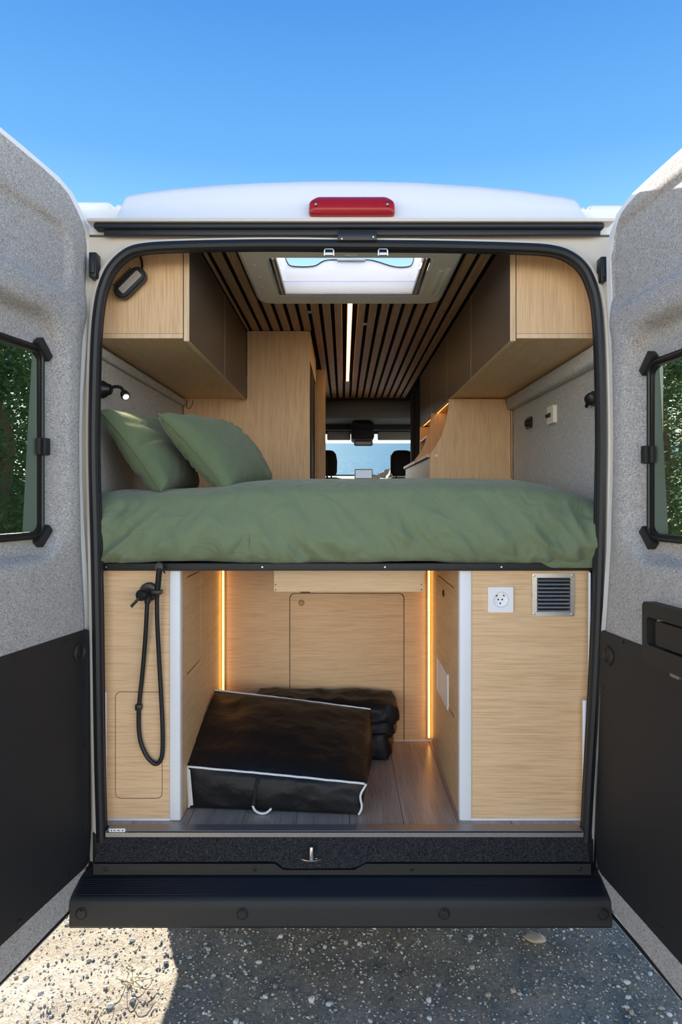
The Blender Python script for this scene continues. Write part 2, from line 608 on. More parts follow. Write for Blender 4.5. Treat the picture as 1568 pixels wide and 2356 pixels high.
XZ = lambda a, b, c: Vector((a, c, b))       # plate facing along Y
YZ = lambda a, b, c: Vector((c, a, b))       # plate facing along X
XY = lambda a, b, c: Vector((a, b, c))       # plate facing along Z
def catmull(pts, n=8, closed=False):
    pts = [Vector(p) for p in pts]
    out = []
    m = len(pts)
    for i in range(m if closed else m - 1):
        g = (lambda k: pts[k % m]) if closed else (lambda k: pts[max(0, min(m - 1, k))])
        p0, p1, p2, p3 = g(i - 1), g(i), g(i + 1), g(i + 2)
        for j in range(n):
            t = j / n
            out.append(0.5 * ((2 * p1) + (p2 - p0) * t + (2 * p0 - 5 * p1 + 4 * p2 - p3) * t * t + (3 * p1 - p0 - 3 * p2 + p3) * t ** 3))
    if not closed:
        out.append(pts[-1])
    return out
# ================================================================== SETTING
FLOOR_Z, CEIL_Z = 0.555, 2.52
WALL_L, WALL_R = -0.865, 0.905
CAB_Y0 = 3.9
# ---- ground: a level pad, then rising parallel to the true horizon towards the sea (the van stands nose-down)
def ground_z(x, y):
    z = 0.0
    if y > 9:
        z = (y - 9) * 0.082
    if y < -6:
        z = (y + 6) * 0.03
    return z
def near_bump(x, y):
    p = Vector((x * 9, y * 9, 0.3))
    return 0.012 * noise.noise(p) + 0.006 * noise.noise(p * 3.1) - 0.008
b = MB()
xs = [-60, -30, -14, -7, -4] + [-2.2 + 0.04 * i for i in range(111)] + [4, 7, 14, 30, 60]
ys = [-60, -25, -12, -6, -3.2, -1.6] + [-0.8 + 0.04 * i for i in range(61)] + [2.4, 4, 6, 9, 14, 22, 34, 48, 56]
b.grid([[Vector((x, y, ground_z(x, y) + (near_bump(x, y) if abs(x) < 2.1 and -0.75 < y < 1.55 else -0.008))) for x in xs] for y in ys])
ground = struct(b.build('ground', M['ground'], sharp=180))
# stones lying in it: the largest one by one, the fine gravel as one mass
def stone_mesh(name, seed, sub, mat, flat):
    t = bmesh.new()
    bmesh.ops.create_icosphere(t, subdivisions=sub, radius=1)
    rr = random.Random(seed)
    off = Vector((rr.random() * 50, rr.random() * 50, 0))
    for v in t.verts:
        d = 1 + 0.45 * noise.noise(v.co * 1.1 + off)
        v.co = Vector((v.co.x * d, v.co.y * d * rr.uniform(0.72, 0.74), v.co.z * d * flat))
    me = bpy.data.meshes.new(name)
    t.to_mesh(me); t.free()
    for p in me.polygons: p.use_smooth = True
    me.materials.append(mat)
    return me
rs = random.Random(11)
kinds = []
for i, mk in enumerate(['stone_pale', 'stone_pale', 'stone_grey', 'stone_tan', 'stone_pale', 'stone_grey']):
    kinds.append(stone_mesh('stone', 30 + i, 1, M[mk], 0.55))
for i in range(285):
    o = link('stone', rs.choice(kinds), ground)
    x, y = rs.uniform(-1.2, 1.2), rs.uniform(-0.16, 0.48)
    s = 0.0055 + 0.009 * rs.random() ** 2.4
    o.location = (x, y, near_bump(x, y) + s * 0.22)
    o.rotation_euler = (rs.uniform(-.3, .3), rs.uniform(-.3, .3), rs.uniform(0, 6.28))
    o.scale = (s, s, s)
def gravel(name, mat, n, smin, smax, seed):
    rr = random.Random(seed)
    base = [(1, 0, 0), (0, 1, 0), (-1, 0, 0), (0, -1, 0), (0, 0, .7), (0, 0, -.7)]
    fs = [(0, 1, 4), (1, 2, 4), (2, 3, 4), (3, 0, 4), (1, 0, 5), (2, 1, 5), (3, 2, 5), (0, 3, 5)]
    V, Fc = [], []
    for i in range(n):
        x, y = rr.uniform(-1.4, 1.4), rr.uniform(-0.35, 0.8)
        s = rr.uniform(smin, smax) * (0.5 + rr.random())
        a = rr.uniform(0, 6.28); ca, sa = math.cos(a), math.sin(a)
        e = rr.uniform(0.55, 1.0)
        z = near_bump(x, y) + s * 0.15
        k = len(V)
        for (p, q, r) in base:
            p2, q2 = p * s, q * s * e
            V.append((x + p2 * ca - q2 * sa, y + p2 * sa + q2 * ca, z + r * s * rr.uniform(.6, 1.1)))
        Fc += [tuple(k + j for j in f) for f in fs]
    me = bpy.data.meshes.new(name)
    me.from_pydata(V, [], Fc)
    for p in me.polygons: p.use_smooth = True
    me.materials.append(mat)
    o = link(name, me, ground)
    o['kind'] = 'stuff'
    return o
gravel('gravel', M['stone_pale'], 6500, 0.0018, 0.0052, 1)
gravel('gravel', M['stone_grey'], 2500, 0.002, 0.006, 2)
gravel('gravel', M['stone_tan'], 4000, 0.002, 0.006, 3)
# ---- sea
b = MB()
sea_z = lambda y: 3.86 + (y - 55) * 0.0835
b.mesh([(-3000, 52, sea_z(52)), (3000, 52, sea_z(52)), (4000, 6000, sea_z(6000)), (-4000, 6000, sea_z(6000))], [(0, 1, 2, 3)])
struct(b.build('sea', M['sea']))

# ---- walls
b = MB()
b.box(WALL_L - 0.03, WALL_L, 0.052, 4.6, FLOOR_Z, 2.56)
wl = struct(b.build('wall_left', M['felt_wall_lit']))
b = MB()
b.box(WALL_R, WALL_R + 0.03, 0.052, 4.6, FLOOR_Z, 2.56)
wr = struct(b.build('wall_right', M['felt_wall_lit']))
for nm, par, x0, x1, zb in (('padded_ledge', wl, WALL_L - 0.005, WALL_L + 0.022, 2.112), ('padded_ledge', wr, WALL_R + 0.005, WALL_R - 0.045, 2.085)):
    b = MB()
    b.box(x0, x1, 0.09, 1.49 if x0 < 0 else 1.44, zb, 2.149, bev=0.014, seg=3)
    b.build(nm, M['felt_wall_lit'], par)
# ---- floor
b = MB()
b.box(-0.86, 0.90, 0.03, 4.4, FLOOR_Z - 0.04, FLOOR_Z - .003)
floor = struct(b.build('floor', M['groove']))
for i in range(10):
    xa = -.86 + i * .176
    b = MB(); b.box(xa + .0006, xa + .1754, .03, 4.4, FLOOR_Z - .012, FLOOR_Z, bev=.0008, seg=1)
    b.build('plank', M['floor'], floor)
# ---- ceiling: black felt backing with walnut slats
HX0, HX1, HY0, HY1 = -0.275, 0.320, 0.305, 0.750        # roof light opening
b = MB()
b.plate([(-0.86, 0.052), (0.90, 0.052), (0.90, CAB_Y0), (-0.86, CAB_Y0)], [rrect(HX0 - .03, HX1 + .03, HY0 - .03, HY1 + .03, 0.03)], XY, CEIL_Z + 0.012, CEIL_Z + 0.02)
ceiling = struct(b.build('ceiling', M['black_felt']))
FX0, FX1, FY0, FY1 = -0.38, 0.43, 0.17, 0.885           # roof light frame
pitch, sw = 0.0545, 0.0375
SEAM = 3.03
x = -0.546
pitch = 0.0557
slat_me = {}
while x < 0.555:
    a0 = max(x, -0.52); a1 = min(x + sw, 0.56)
    segs = []
    if a1 > FX0 + 0.02 and a0 < FX1 - 0.02:
        segs = [(0.055, FY0 + 0.02), (FY1 - 0.02, SEAM), (SEAM + 0.006, CAB_Y0)]
    elif a1 - a0 > 0.01:
        segs = [(0.055, SEAM), (SEAM + 0.006, CAB_Y0)]
    if 0.0 < x < 0.03:                                 # the LED channel takes this lane
        segs = [(0.055, FY0 + 0.02), (SEAM + 0.006, CAB_Y0)]
        x_led = (a0 + a1) / 2
    for y0, y1 in segs:
        if -0.52 <= a0 < -0.20 and y1 > 1.49:
            y1 = 1.49
            if y0 > y1: continue
        b = MB()
        b.box(a0, a1, y0, y1, CEIL_Z, CEIL_Z + 0.012, bev=0.0015, seg=1)
        b.build('slat', M['slat'], ceiling)
    x += pitch
# ---- garage back wall under the bed
GX0, GX1, GY = -0.535, 0.382, 0.80
b = MB()
hx0, hx1 = P(667, 0, GY).x, P(928, 0, GY).x
hz1 = P(0, 1366, GY).z
hatch = rrect(hx0, hx1, FLOOR_Z + 0.0, hz1, (0, 0, 0.022, 0.022))
b.plate([(GX0 - 0.02, FLOOR_Z), (hx0 - 0.003, FLOOR_Z)] + [p for p in reversed(rrect(hx0 - .003, hx1 + .003, FLOOR_Z, hz1 + .003, (0, 0, .024, .024))) if p[1] > FLOOR_Z + .01]
        + [(hx1 + 0.003, FLOOR_Z), (GX1 + 0.02, FLOOR_Z), (GX1 + 0.02, 1.40), (GX0 - 0.02, 1.40)], [], XZ, GY, GY + 0.018)
back = tag(b.build('garage_back_wall', M['oak_h']), 'oak rear bulkhead of the storage bay behind the black bags', 'panel')
b = MB(); b.plate(hatch, [], XZ, GY + 0.001, GY + 0.017); bh = b.build('hatch', M['oak_h'], back)
b = MB(); b.box(hx0 - .02, hx1 + .02, GY + .0185, GY + .022, FLOOR_Z, hz1 + .03); b.build('backing', M['groove'], back)
c = P(693, 1387, GY); b = MB(); b.lathe((c.x, GY + .002, c.z), (0, -1, 0), [(0.0135, 0), (0.0135, .004), (0.011, .006), (0.0095, .0035), (0, .003)]); b.build('finger_hole', M['slat'], bh)
c = P(702, 1361, GY); b = MB(); b.box(c.x - .021, c.x + .021, GY - .012, GY + .0, c.z - .004, c.z + .006, bev=.002); b.build('catch', M['satin_black'], back)
b = MB(); b.box(GX0 - .015, GX1 + .015, GY - .006, GY, FLOOR_Z, FLOOR_Z + .006, bev=.002); b.build('silicone_bead', M['alu'], back)

# ================================================================== THE VAN BODY
van = thing('campervan', 'white panel van body seen from behind with its rear end wide open', 'van', (0, 2.5, 0))
SEAL = [(234, 1935), (230, 1800), (227, 1650), (224, 1450), (220, 1250), (216, 1100), (215, 1000), (217, 880), (221, 770), (229, 695), (240, 652), (257, 617),
        (283, 590), (318, 574), (400, 567), (600, 563), (785, 564), (1000, 566), (1200, 571), (1272, 577), (1312, 591), (1341, 616),
        (1359, 651), (1371, 695), (1378, 770), (1382, 880), (1384, 1000), (1383, 1100), (1380, 1250), (1373, 1450), (1363, 1650), (1354, 1800), (1347, 1935)]
seal_w = catmull([P(px, py, 0.0) for px, py in SEAL], 5)
b = MB()
hole = [(v.x + (.006 if v.x > 0 else -.006), v.z + (.006 if v.z > 2.3 else 0)) for v in seal_w]
hole[0] = (hole[0][0], 0.49); hole[-1] = (hole[-1][0], 0.49)
outer = [(-0.93, 0.44), (0.95, 0.44), (0.95, 2.46), (-0.93, 2.46)]
b.plate(outer, [hole], XZ, 0.026, 0.05)
b.build('rear_frame', M['cream'], van)
# folded flange round the opening, stepping towards the rear
b = MB()
fl = [P(px + (px - 790) * 0.016, 1150 + (py - 1150) * 1.0, 0.0) for px, py in SEAL]
b.tube([v + Vector((0, 0.012, 0)) for v in catmull([P(790 + (px - 790) * 1.026, 1150 + (py - 1150) * (1.022 if py < 700 else 1.0), 0) for px, py in SEAL], 5)], 0.010, 8)
b.build('door_flange', M['cream'], van)
b = MB()
sv = [v.copy() for v in seal_w]
b.tube(sv, 0.0165, 10)
b.tube([v + (Vector((0.02, 0.02, 1.5)) - v).normalized() * 0.010 + Vector((0, 0.012, 0)) for v in sv], 0.009, 8)
b.build('door_seal', M['rubber'], van)
# upper gasket band across the top of the opening
g0, g1 = P(214, 512, -0.01), P(1391, 512, -0.01)
zt, zb = P(0, 511, -0.01).z, P(0, 539, -0.01).z
b = MB()
b.box(g0.x, g1.x, -0.012, 0.026, (zt + zb) / 2 - .001, zt, bev=0.008, seg=3)
b.box(g0.x + .03, g1.x - .01, -0.002, 0.010, zb, (zt + zb) / 2 + .002, bev=0.004, seg=2)
b.build('top_gasket', M['rubber'], van)
for xa, xb in ((211, 241), (1336, 1366)):
    p0, p1 = P(xa, 1915, 0), P(xb, 1990, 0)
    b = MB(); b.box(p0.x, p1.x, .002, .03, p1.z, p0.z, bev=.006); b.build('corner_boot', M['rubber'], van)
# white lip above the gasket and roof cap
b = MB()
b.box(g0.x - .02, g1.x + .03, -0.016, 0.05, zt, zt + 0.012, bev=0.005)
b.build('roof_lip', M['cream'], van)
top = [(292, 468), (296, 456), (304, 451), (340, 444), (400, 436), (500, 427), (600, 421), (700, 418), (780, 417), (860, 418), (950, 420), (1100, 430), (1200, 441), (1290, 455), (1310, 460), (1318, 466), (1322, 474)]
zl = zt + 0.012
rows = []
for px, py in top:
    t = P(px, py, 0.10)
    xx, z1 = t.x, t.z
    h = z1 - zl
    rows.append([Vector((xx, -0.004, zl)), Vector((xx, 0.012, zl + .02)), Vector((xx, 0.030, zl + .45 * h)), Vector((xx, 0.052, zl + .75 * h)),
                 Vector((xx, 0.072, zl + .92 * h)), Vector((xx, 0.10, z1)), Vector((xx, 0.16, z1 - .002)), Vector((xx, 0.24, 2.60)), Vector((xx, 0.245, 2.55))])
b = MB()
b.grid(rows)
b.build('roof_cap', M['white'], van, sharp=60)
for xa, xb, yy, zz in ((-0.95, P(268, 0, .1).x, .05, P(0, 462, .055).z), (P(271, 0, .1).x, P(293, 0, .1).x, .056, P(0, 467, .056).z),
                       (P(1320, 0, .1).x, P(1338, 0, .1).x, .056, P(0, 474, .056).z), (P(1341, 0, .1).x, 0.99, .05, P(0, 469, .055).z)):
    b = MB()
    b.box(xa, xb, yy, 4.8, zl - .004, zz, bev=0.018, seg=4)
    b.build('roof_shoulder', M['white'], van)
b = MB(); b.box(-.93, .97, .030, .052, 2.47, zl + .045); b.build('roof_bow', M['white'], van)
b = MB()
b.plate([(-0.76, 0.22), (0.80, 0.22), (0.80, 4.9), (-0.76, 4.9)], [rrect(HX0, HX1, HY0, HY1, 0.03)], XY, 2.55, 2.60)
b.build('roof_panel', M['white'], van)
# flanks, nose and underbody
for s, x0 in ((-1, -1.0), (1, 1.04)):
    prof = [(0.46, x0), (1.2, x0 + s * .02), (1.9, x0), (2.52, x0 - s * .07)]
    b = MB()
    rows = [[Vector((xx, y, z)) for z, xx in prof] for y in (0.05, 2.0, 3.6, 5.3)]
    b.grid(rows)
    b.build('side_panel', M['white'], van)
b = MB(); b.box(-0.99, 1.03, 0.062, 0.085, 0.44, 0.49); b.box(-1.0, -0.92, 0.04, 0.085, 0.44, 2.5); b.box(0.95, 1.04, 0.04, 0.085, 0.44, 2.5); b.build('rear_pillar', M['white'], van)
b = MB(); b.box(-0.97, 1.01, 0.10, 5.3, 0.46, 0.512); b.build('underbody', M['body_side'], van)
# bumper with its step
BY = -0.100
prof = [(-0.02, 0.427), (-0.034, 0.422), (-0.084, 0.393), (-0.093, 0.387), (-0.098, 0.378), (BY, 0.36), (BY - .004, 0.311), (BY + .002, 0.302), (BY + .02, 0.300), (0.06, 0.31), (0.06, 0.427)]
b = MB()
b.plate(prof, [], YZ, -0.836, 0.818)
bumper = b.build('bumper', M['plastic'], van)
b = MB()
stp = lambda y: 0.4225 - (-.034 - y) * 0.58
for i in range(8):
    y = -0.040 - i * 0.0058
    b.tube([(-.815, y, stp(y)), (.80, y, stp(y))], .0021, 6)
b.mesh([(-.825, -.033, stp(-.033) + .0006), (.81, -.033, stp(-.033) + .0006), (.81, -.087, stp(-.087) + .0006), (-.825, -.087, stp(-.087) + .0006)], [(0, 1, 2, 3)])
b.build('ribbed_step', M['bumper_top'], bumper)
for px in (187, 557, 1021, 1386):
    c = P(px, 2102, BY)
    b = MB()
    b.lathe((c.x, BY + .002, c.z), (0, -1, 0), [(.0185, 0), (.0185, .004), (.0165, .0055), (.0155, .003), (.0145, .003), (.013, .0055), (0, .0065)], 24)
    b.lathe((c.x, BY - .004, c.z + .009), (0, -1, 0), [(.003, 0), (.003, .003), (0, .003)], 10)
    b.build('tow_plug', M['plastic'], bumper)
# plastic kick strip with a dip at the latch, its screws
zt2, zd, zb2 = P(0, 1987, -.034).z, P(0, 2001, -.034).z, P(0, 2012, -.034).z
xl, xr = P(215, 0, -.034).x, P(1358, 0, -.034).x
q = [P(v, 0, -.034).x for v in (632, 652, 815, 840)]
b = MB()
b.plate([(xl, zb2), (xr, zb2), (xr, zt2), (q[3], zt2), (q[2], zd), (q[1], zd), (q[0], zt2), (xl, zt2)], [], XZ, -0.036, -0.012)
strip = b.build('kick_strip', M['plastic'], van)
for px in (243, 586, 946, 1333):
    c = P(px, 1999, -.036)
    b = MB(); b.lathe((c.x, -.036, c.z), (0, -1, 0), [(.007, 0), (.007, .002), (.005, .003), (.003, .001), (0, .001)], 14); b.build('screw', M['rubber'], strip)
# dark carpet on the sill, aluminium edge, vinyl step edge
b = MB()
rows = []
for j in range(9):
    t = j / 8
    row = []
    for i in range(61):
        xx = lerp(lerp(P(240, 0, 0).x, P(1342, 0, 0).x, i / 60), lerp(xl, xr, i / 60), t)
        dip = sstep(q[0], q[1], xx) * (1 - sstep(q[2], q[3], xx))
        zz = lerp(0.545, zt2 + .004 - dip * .017, t) + 0.004 * noise.noise(Vector((xx * 5, t * 2, 1)))
        yy = lerp(-0.002, -0.031, t ** 1.2) - dip * .006 * t
        row.append(Vector((xx, yy, zz)))
    rows.append(row)
b.grid(rows)
b.build('sill_carpet', M['felt_dark'], van, sharp=80)
b = MB()
sx0, sx1 = P(246, 0, 0).x, P(1338, 0, 0).x
b.box(sx0, sx1, -0.014, -0.008, P(0, 1926, -.014).z, FLOOR_Z + .001)
b.box(sx0, sx1, -0.014, 0.03, FLOOR_Z - .004, FLOOR_Z + .003, bev=.0015, seg=1)
sill = b.build('sill_edge', M['metal_dk'], van)
c = P(269, 1910.5, -.0165)
b = MB(); b.box(c.x - .026, c.x + .026, -.0165, -.0145, c.z - .0055, c.z + .0055, bev=.0006); st = b.build('label_strip', M['white_plastic'], sill)
for i, (dx, w, h) in enumerate(((-.0175, .0022, .0022), (-.008, .0024, .0018), (.0045, .0045, .0013), (.0085, .002, .001), (.018, .0022, .0022))):
    b = MB(); b.lathe((c.x + dx, -.0166, c.z), (0, -1, 0), [(w, 0), (w, .0004), (0, .0004)], 10)
    for v in b.bm.verts: v.co.z = c.z + (v.co.z - c.z) * h / w
    b.build('printed_mark', M['print'], st)
# latch striker on the sill and the one at the top
c = P(716, 1977, -.03)
b = MB()
half = [(c.x + .040 * math.cos(R(a)), -.018 - .030 * math.sin(R(a))) for a in range(0, 181, 12)]
b.plate(half, [], XY, c.z + .002, c.z + .0055)
b.lathe((c.x + .016, -.034, c.z + .0055), (0, 0, 1), [(.004, 0), (.003, .002), (0, .0025)], 10)
stk = b.build('latch_plate', M['metal'], van)
b = MB(); b.lathe((c.x, -.030, c.z + .004), (0, 0, 1), [(.009, 0), (.009, .004), (.0075, .005), (.0075, .033), (.006, .036), (0, .036)], 18)
b.build('striker_pin', M['metal'], stk)
a0, a1 = P(776, 533, -.012), P(866, 556, -.012)
b = MB(); b.box(a0.x, a1.x, -.022, .02, a1.z, a0.z, bev=.003); tl = b.build('top_striker', M['satin_black'], van)
for px, py in ((786, 549), (858, 545)):
    c = P(px, py, -.022); b = MB(); b.lathe((c.x, -.021, c.z), (0, -1, 0), [(.003, 0), (.003, .002), (0, .0025)], 10); b.build('screw', M['metal'], tl)
# third brake light
bl, bt_ = P(710, 494, -.012), P(908, 449, -.012)
cx_, cz_ = (bl.x + bt_.x) / 2, (bl.z + bt_.z) / 2
hw_, hh_ = (bt_.x - bl.x) / 2, (bt_.z - bl.z) / 2
lay = [(0, .04), (0, -.006), (.0012, -.012), (.004, -.017), (.010, -.0205), (.020, -.022)]
rows = []
for ins, y in lay:
    o_ = rrect(bl.x + ins, bt_.x - ins, bl.z + ins, bt_.z - ins, (max(.002, .010 - ins * .4),) * 2 + (max(.003, .034 - ins),) * 2, 8)
    rows.append([Vector((px_, y + (.016 * sstep(.1, 1.0, (pz_ - cz_) / hh_) if y < 0 else 0), pz_ + .006 * (1 - ((px_ - cx_) / hw_) ** 2) * sstep(0, 1, (pz_ - cz_) / hh_))) for px_, pz_ in o_ + o_[:1]])
b = MB()
g = b.grid(rows)
b.bm.faces.new(g[-1][:-1])
br = b.build('brake_light', M['red'], van, sharp=25, weld=1e-5)
for px in (726, 891):
    c = P(px, 469, -.024)
    b = MB(); b.lathe((c.x, -.010, c.z), (0, -1, 0), [(.0085, 0), (.0085, .014), (.0065, .0155), (.0055, .012), (0, .012)], 16); s_ = b.build('screw_socket', M['red'], br)
    b = MB(); b.lathe((c.x, -.0215, c.z), (0, -1, 0), [(.0044, 0), (.0044, .003), (.002, .0035), (.0015, .002), (0, .002)], 12); b.build('screw', M['metal_dk'], br)
# pillar trims beside the garage cabinets, hinges
for i, (pa, pb, ya, yb) in enumerate(((234, 239, 1316, 1592), (236, 245, 1592, 1908), (1352, 1357, 1316, 1610), (1339, 1348, 1610, 1912))):
    p0, p1 = P(pa, ya, .03), P(pb, yb, .03)
    b = MB(); b.box(p0.x, p1.x, .022, .034, p1.z, p0.z, bev=.003); b.build('pillar_trim', M['white_plastic'], van)
for px0, px1, py0, py1 in ((206, 224, 582, 640), (1379, 1393, 592, 650)):
    p0, p1 = P(px0, py0, -.01), P(px1, py1, -.01)
    b = MB(); b.box(p0.x, p1.x, -.02, .02, p1.z, p0.z, bev=.004); b.box(p0.x + .004, p1.x - .004, -.026, -.018, p1.z + .012, p0.z - .012, bev=.003); b.build('hinge', M['rubber'], van)
# wheels
for wx in (-0.86, 0.90):
    for wy in (1.48, 4.75):
        b = MB(); b.lathe((wx - .11, wy, .335), (1, 0, 0), [(.20, 0), (.31, .005), (.335, .04), (.335, .18), (.31, .215), (.20, .22), (.19, .17), (0, .17)], 32)
        b.build('wheel', M['tyre'], van)
# nose: a dark cab front with the windscreen opening
b = MB()
WY = 5.02
wx0, wx1, wz0, wz1 = -0.78, 0.90, 1.45, P(0, 998, WY).z
b.plate([(-1.0, .5), (1.04, .5), (1.04, 2.6), (-1.0, 2.6)], [rrect(wx0, wx1, wz0, wz1, .12)], XZ, WY, WY + .05)
b.build('cab_front', M['cab'], van)
b = MB(); b.plate(rrect(wx0 - .01, wx1 + .01, wz0 - .01, wz1 + .01, .12), [], XZ, WY + .022, WY + .026)
struct(b.build('window_1', M['windscreen']))
b = MB(); b.box(-0.99, 1.03, 4.0, WY, 0.44, 0.50); b.build('cab_floor', M['cab'], van)
for xx in (-0.98, 1.0):
    b = MB(); b.box(xx, xx + .02, 4.6, WY, .5, 2.5); b.build('cab_side', M['cab'], van)
b = MB(); b.box(-.98, 1.02, CAB_Y0, WY, 2.50, 2.54); b.build('cab_roof', M['cab'], van)
# ================================================================== REAR DOORS
def make_door(side, hinge, ang, conv, felt_px, name_label):
    """local frame: x = u away from the hinge, y = s*w (w towards the other door), z up"""
    s = 1 if side == 'left' else -1
    root = bpy.data.objects.new('rear_door', None)
    sc.collection.objects.link(root)
    root.location = (hinge, 0, 0)
    dirx = Vector((-math.sin(R(ang)) * s, -math.cos(R(ang)), 0))
    root.rotation_euler = (0, 0, math.atan2(dirx.y, dirx.x))
    root.empty_display_size = 0.1
    tag(root, name_label, 'van door')
    fn = lambda u, z, w: Vector((u, s * w, z))
    U1 = 0.785
    outl = [conv(*p) for p in felt_px]                  # from the top at the frame's edge, down the hinge side, to the bottom
    ztop, zbot = outl[0][1], outl[-1][1]
    poly = [(U1, ztop)] + outl + [(U1, zbot)]
    edge = sorted([(z, u) for u, z in outl])
    # window measures
    wu0, wz0 = conv(*WIN[side][1], -.032); wz1 = conv(*WIN[side][0], -.032)[1]
    wu1 = wu0 + 0.47
    cu0, cz0, cz1 = wu0 - 0.048, wz0 - 0.055, wz1 + 0.095
    def w_at(u, z):
        def rr(u0, z0, z1, rad, soft):
            # signed distance to a rounded rectangle open on the far side
            hz, mz = (z1 - z0) / 2 - rad, (z0 + z1) / 2
            du = max(u0 + rad - u, 0.0); dz = max(abs(z - mz) - hz, 0.0)
            inside = max(u0 + rad - u, abs(z - mz) - hz)
            dd = (math.hypot(du, dz) if (du > 0 or dz > 0) else min(inside, 0)) - rad
            return 1 - sstep(-soft, soft, dd)
        a = rr(cu0, cz0, cz1, .10, .018)
        top_band = rr(.085, cz1 + .095, 2.44, .06, .010) if True else 0
        w = -0.045 * a
        w -= 0.015 * top_band
        # the pillar beside the window swells, the band over it overhangs
        w += 0.014 * math.exp(-((u - cu0 + .05) / .045) ** 2) * sstep(cz0 - .1, cz0 + .1, z) * (1 - sstep(cz1 - .05, cz1 + .12, z))
        w += 0.010 * math.exp(-((z - cz1 - .055) / .05) ** 2)
        # rolled edge at the rim
        ue = interp(edge, z)
        w -= 0.012 * (1 - sstep(0.0, 0.03, u - ue))
        return w
    nz, nu = 230, 72
    zz = [zbot + (ztop - zbot) * j / nz for j in range(nz + 1)]
    b = MB()
    gv = []
    for z in zz:
        ue = interp(edge, z)
        gv.append([b.bm.verts.new(fn(u, z, w_at(u, z))) for u in [ue + (U1 - ue) * (k / nu) for k in range(nu + 1)]])
    for A, B in zip(gv, gv[1:]):
        for k in range(nu):
            cu = (A[k].co.x + A[k + 1].co.x) / 2; cz = (A[k].co.z + B[k].co.z) / 2
            if wu0 + .012 < cu < wu1 - .012 and wz0 + .012 < cz < wz1 - .012:
                continue
            b.bm.faces.new((A[k], A[k + 1], B[k + 1], B[k]))
    b.build('felt_lining', M['felt'], root, sharp=80)
    # steel shell behind, with the window hole
    rim = offset_poly(poly, 0.020)
    rim2 = offset_poly(poly, 0.017)
    whole = rrect(wu0 + .006, wu1 - .006, wz0 + .006, wz1 - .006, .05)
    bigh = rrect(wu0 - .12, U1 - .02, wz0 - .12, wz1 + .16, .08)
    b = MB()
    b.plate(rim, [offset_poly(poly, -0.004)], fn, -0.10, -0.009)
    b.plate(rim2, [rrect(wu0 - .115, wu1 - .006, wz0 - .02, wz1 + .02, .05)], fn, -0.066, -0.060)
    b.build('steel_shell', M['white'], root)
    b = MB()
    ed = offset_poly(poly, 0.009)
    k0 = len(felt_px)
    b.tube([fn(u, z, -.012) for u, z in ed[1:k0 + 1]][-7:], .0085, 8)
    b.build('rubber_edge', M['rubber'], root)
    # window: frame bars, corner clips, clamp, pane, painted edge reflection
    win = thing_local('window', root)
    bars = MB()
    fr = 0.017
    W0 = -0.043
    bars.plate(rrect(wu0 - .004, wu1 + .004, wz0 - .004, wz1 + .004, .035), [rrect(wu0 + fr, wu1 - fr, wz0 + fr, wz1 - fr, .025)], fn, W0 - .006, W0 + .012)
    bars.tube([fn(u, z, W0 + .013) for u, z in rrect(wu0 + .006, wu1 - .006, wz0 + .006, wz1 - .006, .03)], .0055, 8, closed=True)
    frame = bars.build('window_frame', M['satin_black'], root)
    for (u, z, a) in ((wu0 + .004, wz1 - .004, 45), (wu0 + .004, wz0 + .004, -45), (wu1 - .004, wz1 - .004, -45), (wu1 - .004, wz0 + .004, 45)):
        b = MB()
        m = Matrix.Translation(fn(u, z, W0 + .012)) @ Matrix.Rotation(-R(a), 4, 'Y')
        b.box(-.034, .034, -.012, .012, -.0135, .0135, bev=.003, mat=m)
        b.build('corner_clip', M['plastic'], frame)
    b = MB()
    zc = (wz0 + wz1) / 2 - .012
    for du, dw, wd, dp in ((-.010, .012, .011, .008), (.008, .018, .024, .014), (.027, .012, .012, .010)):
        b.box(wu0 + du - wd / 2, wu0 + du + wd / 2, s * (W0 + dw - .004), s * (W0 + dw + dp), zc - .025, zc + .025, bev=.003)
    b.build('window_clamp', M['plastic'], root)
    b = MB(); b.bm.faces.new([b.bm.verts.new(fn(u, z, -.048)) for u, z in rrect(wu0 + .01, wu1 - .01, wz0 + .01, wz1 - .01, .03)])
    b.build('pane', M['glass_dark'], root)
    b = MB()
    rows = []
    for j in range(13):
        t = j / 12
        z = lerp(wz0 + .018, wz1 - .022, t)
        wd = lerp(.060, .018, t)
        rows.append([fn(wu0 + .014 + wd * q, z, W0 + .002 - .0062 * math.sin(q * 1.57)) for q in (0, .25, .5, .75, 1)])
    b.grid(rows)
    b.build('pane_edge_reflection', M['edge_reflection'], root)  # coloured strip painted as the reflection along the acrylic pane's edge
    # charcoal kick panel with screws and the round finger ring
    pu0, pz1 = conv(*PAN[side][0]); pz0 = conv(*PAN[side][1])[1]
    b = MB()
    pedge = [(p[0] + PAN[side][2], p[1]) for p in [conv(*q) for q in felt_px]]
    pl = [(u, z) for u, z in pedge if pz0 + .03 < z < pz1 - .02]
    pp = [(.74, pz1), (pl[0][0] + .018, pz1), (pl[0][0] + .003, pz1 - .008)] + pl + [(pl[-1][0] + .012, pz0 + .008), (pl[-1][0] + .04, pz0), (.74, pz0)]
    b.plate(pp, [], fn, -0.012, 0.004)
    kp = b.build('kick_panel', M['panel_black'], root)
    u, z = conv(*RING[side])
    b = MB(); b.lathe(fn(u, z, .003), fn(0, 0, 1), [(.030, 0), (.030, .004), (.026, .008), (.022, .006), (.019, .002), (.012, .002), (.010, .003), (0, .003)], 28)
    b.build('finger_ring', M['plastic'], kp)
    for px in SCREWS[side]:
        u, z = conv(*px)
        b = MB(); b.lathe(fn(u, z, .003), fn(0, 0, 1), [(.0065, 0), (.0065, .002), (.004, .0035), (0, .004)], 12)
        b.build('screw', M['satin_black'], kp)
